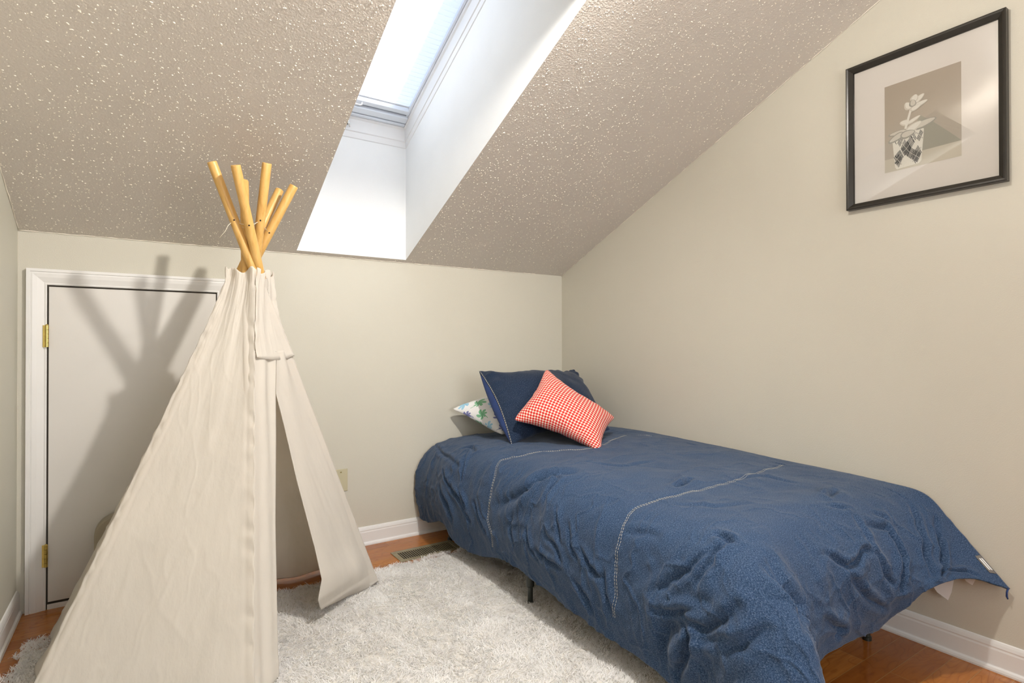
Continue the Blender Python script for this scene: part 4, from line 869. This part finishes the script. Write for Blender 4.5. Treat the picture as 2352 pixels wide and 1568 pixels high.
P = clear_poles(P); grid('canvas', P, M['canvas'], tent, solid=0.0016, offset=0)
# door face
ZS = 1.022
P, uv = panel('F', 'A', ns=80, nh=60, z0=ZS - 0.004, sag=0.004, seed=7, wr=0.9); P = rim(P, 2.2)
o_ = np.array([0.65, -0.70, 0.23]); sag_s = np.linspace(0, 1, 80); P[0, :, 2] -= 0.012 * np.sin(sag_s * math.pi)
P = clear_poles(P); kz = np.exp(-(P[..., 2:3] - ZS) / 0.06); grid('door_yoke', P + o_ * (0.002 + 0.007 * kz), M['canvas'], tent, solid=0.0022, offset=1)
def flap(name, edge, side, ns, zb, seed):
    nh = 150; P = np.zeros((nh, ns, 3)); ez = np.array([e[2] for e in edge])[::-1]; ex = np.array([e[0] for e in edge])[::-1]; ey = np.array([e[1] for e in edge])[::-1]
    pole = 'F' if side == 'F' else 'A'
    for j in range(nh):
        t = j / (nh - 1); ze = ez[0] + (ez[-1] - ez[0]) * t; e = Vector((np.interp(ze, ez, ex), np.interp(ze, ez, ey), ze)); zp = zb + (ZS + 0.02 - zb) * t; c = cline(pole, zp)
        e = e + Vector(o_) * 0.004
        for i in range(ns):
            s = i / (ns - 1); P[j, i] = c.lerp(e, s)
    S_, Z_ = np.meshgrid(np.linspace(0, 1, ns), P[:, 0, 2]); wloc = np.linalg.norm(P[:, -1] - P[:, 0], axis=1)[:, None]
    d = 0.010 * fbm(S_ * wloc * 12 + seed, Z_ * 2.2, 300 + seed, 3) * np.sin(math.pi * S_) + 0.004 * np.sin(S_ * math.pi * 3 + Z_ * 3 + seed) * np.sin(math.pi * S_)
    d += np.where(S_ > 0.02, 0.0012 * np.tanh((0.052 - (Z_ - zb)) / 0.002), 0) + (0.016 * np.exp(-((Z_ - 0.13) / 0.06) ** 2) * np.sin(math.pi * S_) if side == 'A' else 0)
    P = P + d[..., None] * o_
    P = clear_poles(P)
    grid(name, P, M['canvas'], tent, solid=0.0022, offset=0); return P
flap('door_flap', [(-1.916, -0.708, 1.040), (-1.927, -0.754, 0.885), (-1.934, -0.800, 0.740), (-1.953, -0.893, 0.460), (-1.962, -0.972, 0.200), (-1.969, -1.031, 0.012)], 'F', 30, 0.012, 1)
flap('door_flap', [(-1.914, -0.708, 1.040), (-1.924, -0.748, 0.885), (-1.894, -0.758, 0.750), (-1.856, -0.770, 0.565), (-1.793, -0.778, 0.305), (-1.770, -0.785, 0.190), (-1.785, -0.790, 0.120), (-1.765, -0.745, 0.060), (-1.735, -0.655, 0.022)], 'A', 70, 0.010, 5)
# ------------------------------------------------------------------ plastic item behind the tent
pb = thing('plastic_bin', 'pale beige frosted plastic bin with rounded corners behind the tent', 'bin', (-2.37, -0.06, 0))
def rr_prof(w_, h_, r, n=8):
    pts = []
    for cx_, cy_, a0 in ((w_ - r, r, -90), (w_ - r, h_ - r, 0), (r, h_ - r, 90), (r, r, 180)):
        for k in range(n + 1): q = math.radians(a0 + 90 * k / n); pts.append((cx_ + r * math.cos(q), cy_ + r * math.sin(q)))
    return pts
m_ = MB(); st = []
for yy, ins in ((-0.028, 0.006), (-0.034, 0.0), (-0.085, 0.0), (-0.090, 0.006)): 
    st.append((yy, ins))
pf = rr_prof(0.26, 0.36, 0.075)
def place(yy, ins): return lambda a, b: (-2.490 + ins + a * (1 - 2 * ins / 0.26), yy, 0.0 + ins + b * (1 - 2 * ins / 0.36))
m_.extr(pf, [place(*s) for s in st]); m_.build('shell', M['clear_plastic'], pb, smooth=False)
pf2 = rr_prof(0.20, 0.30, 0.055); m_ = MB(); m_.extr(pf2, [lambda a, b: (-2.460 + a, -0.089, 0.03 + b), lambda a, b: (-2.457 + a * 0.97, -0.095, 0.034 + b * 0.97)]); m_.build('raised_panel', M['clear_plastic'], pb)
MB().tube([(-2.437, -0.0945, 0.275), (-2.437, -0.099, 0.275)], [0.006, 0.004], 14).build('stud', M['window_white'], pb)
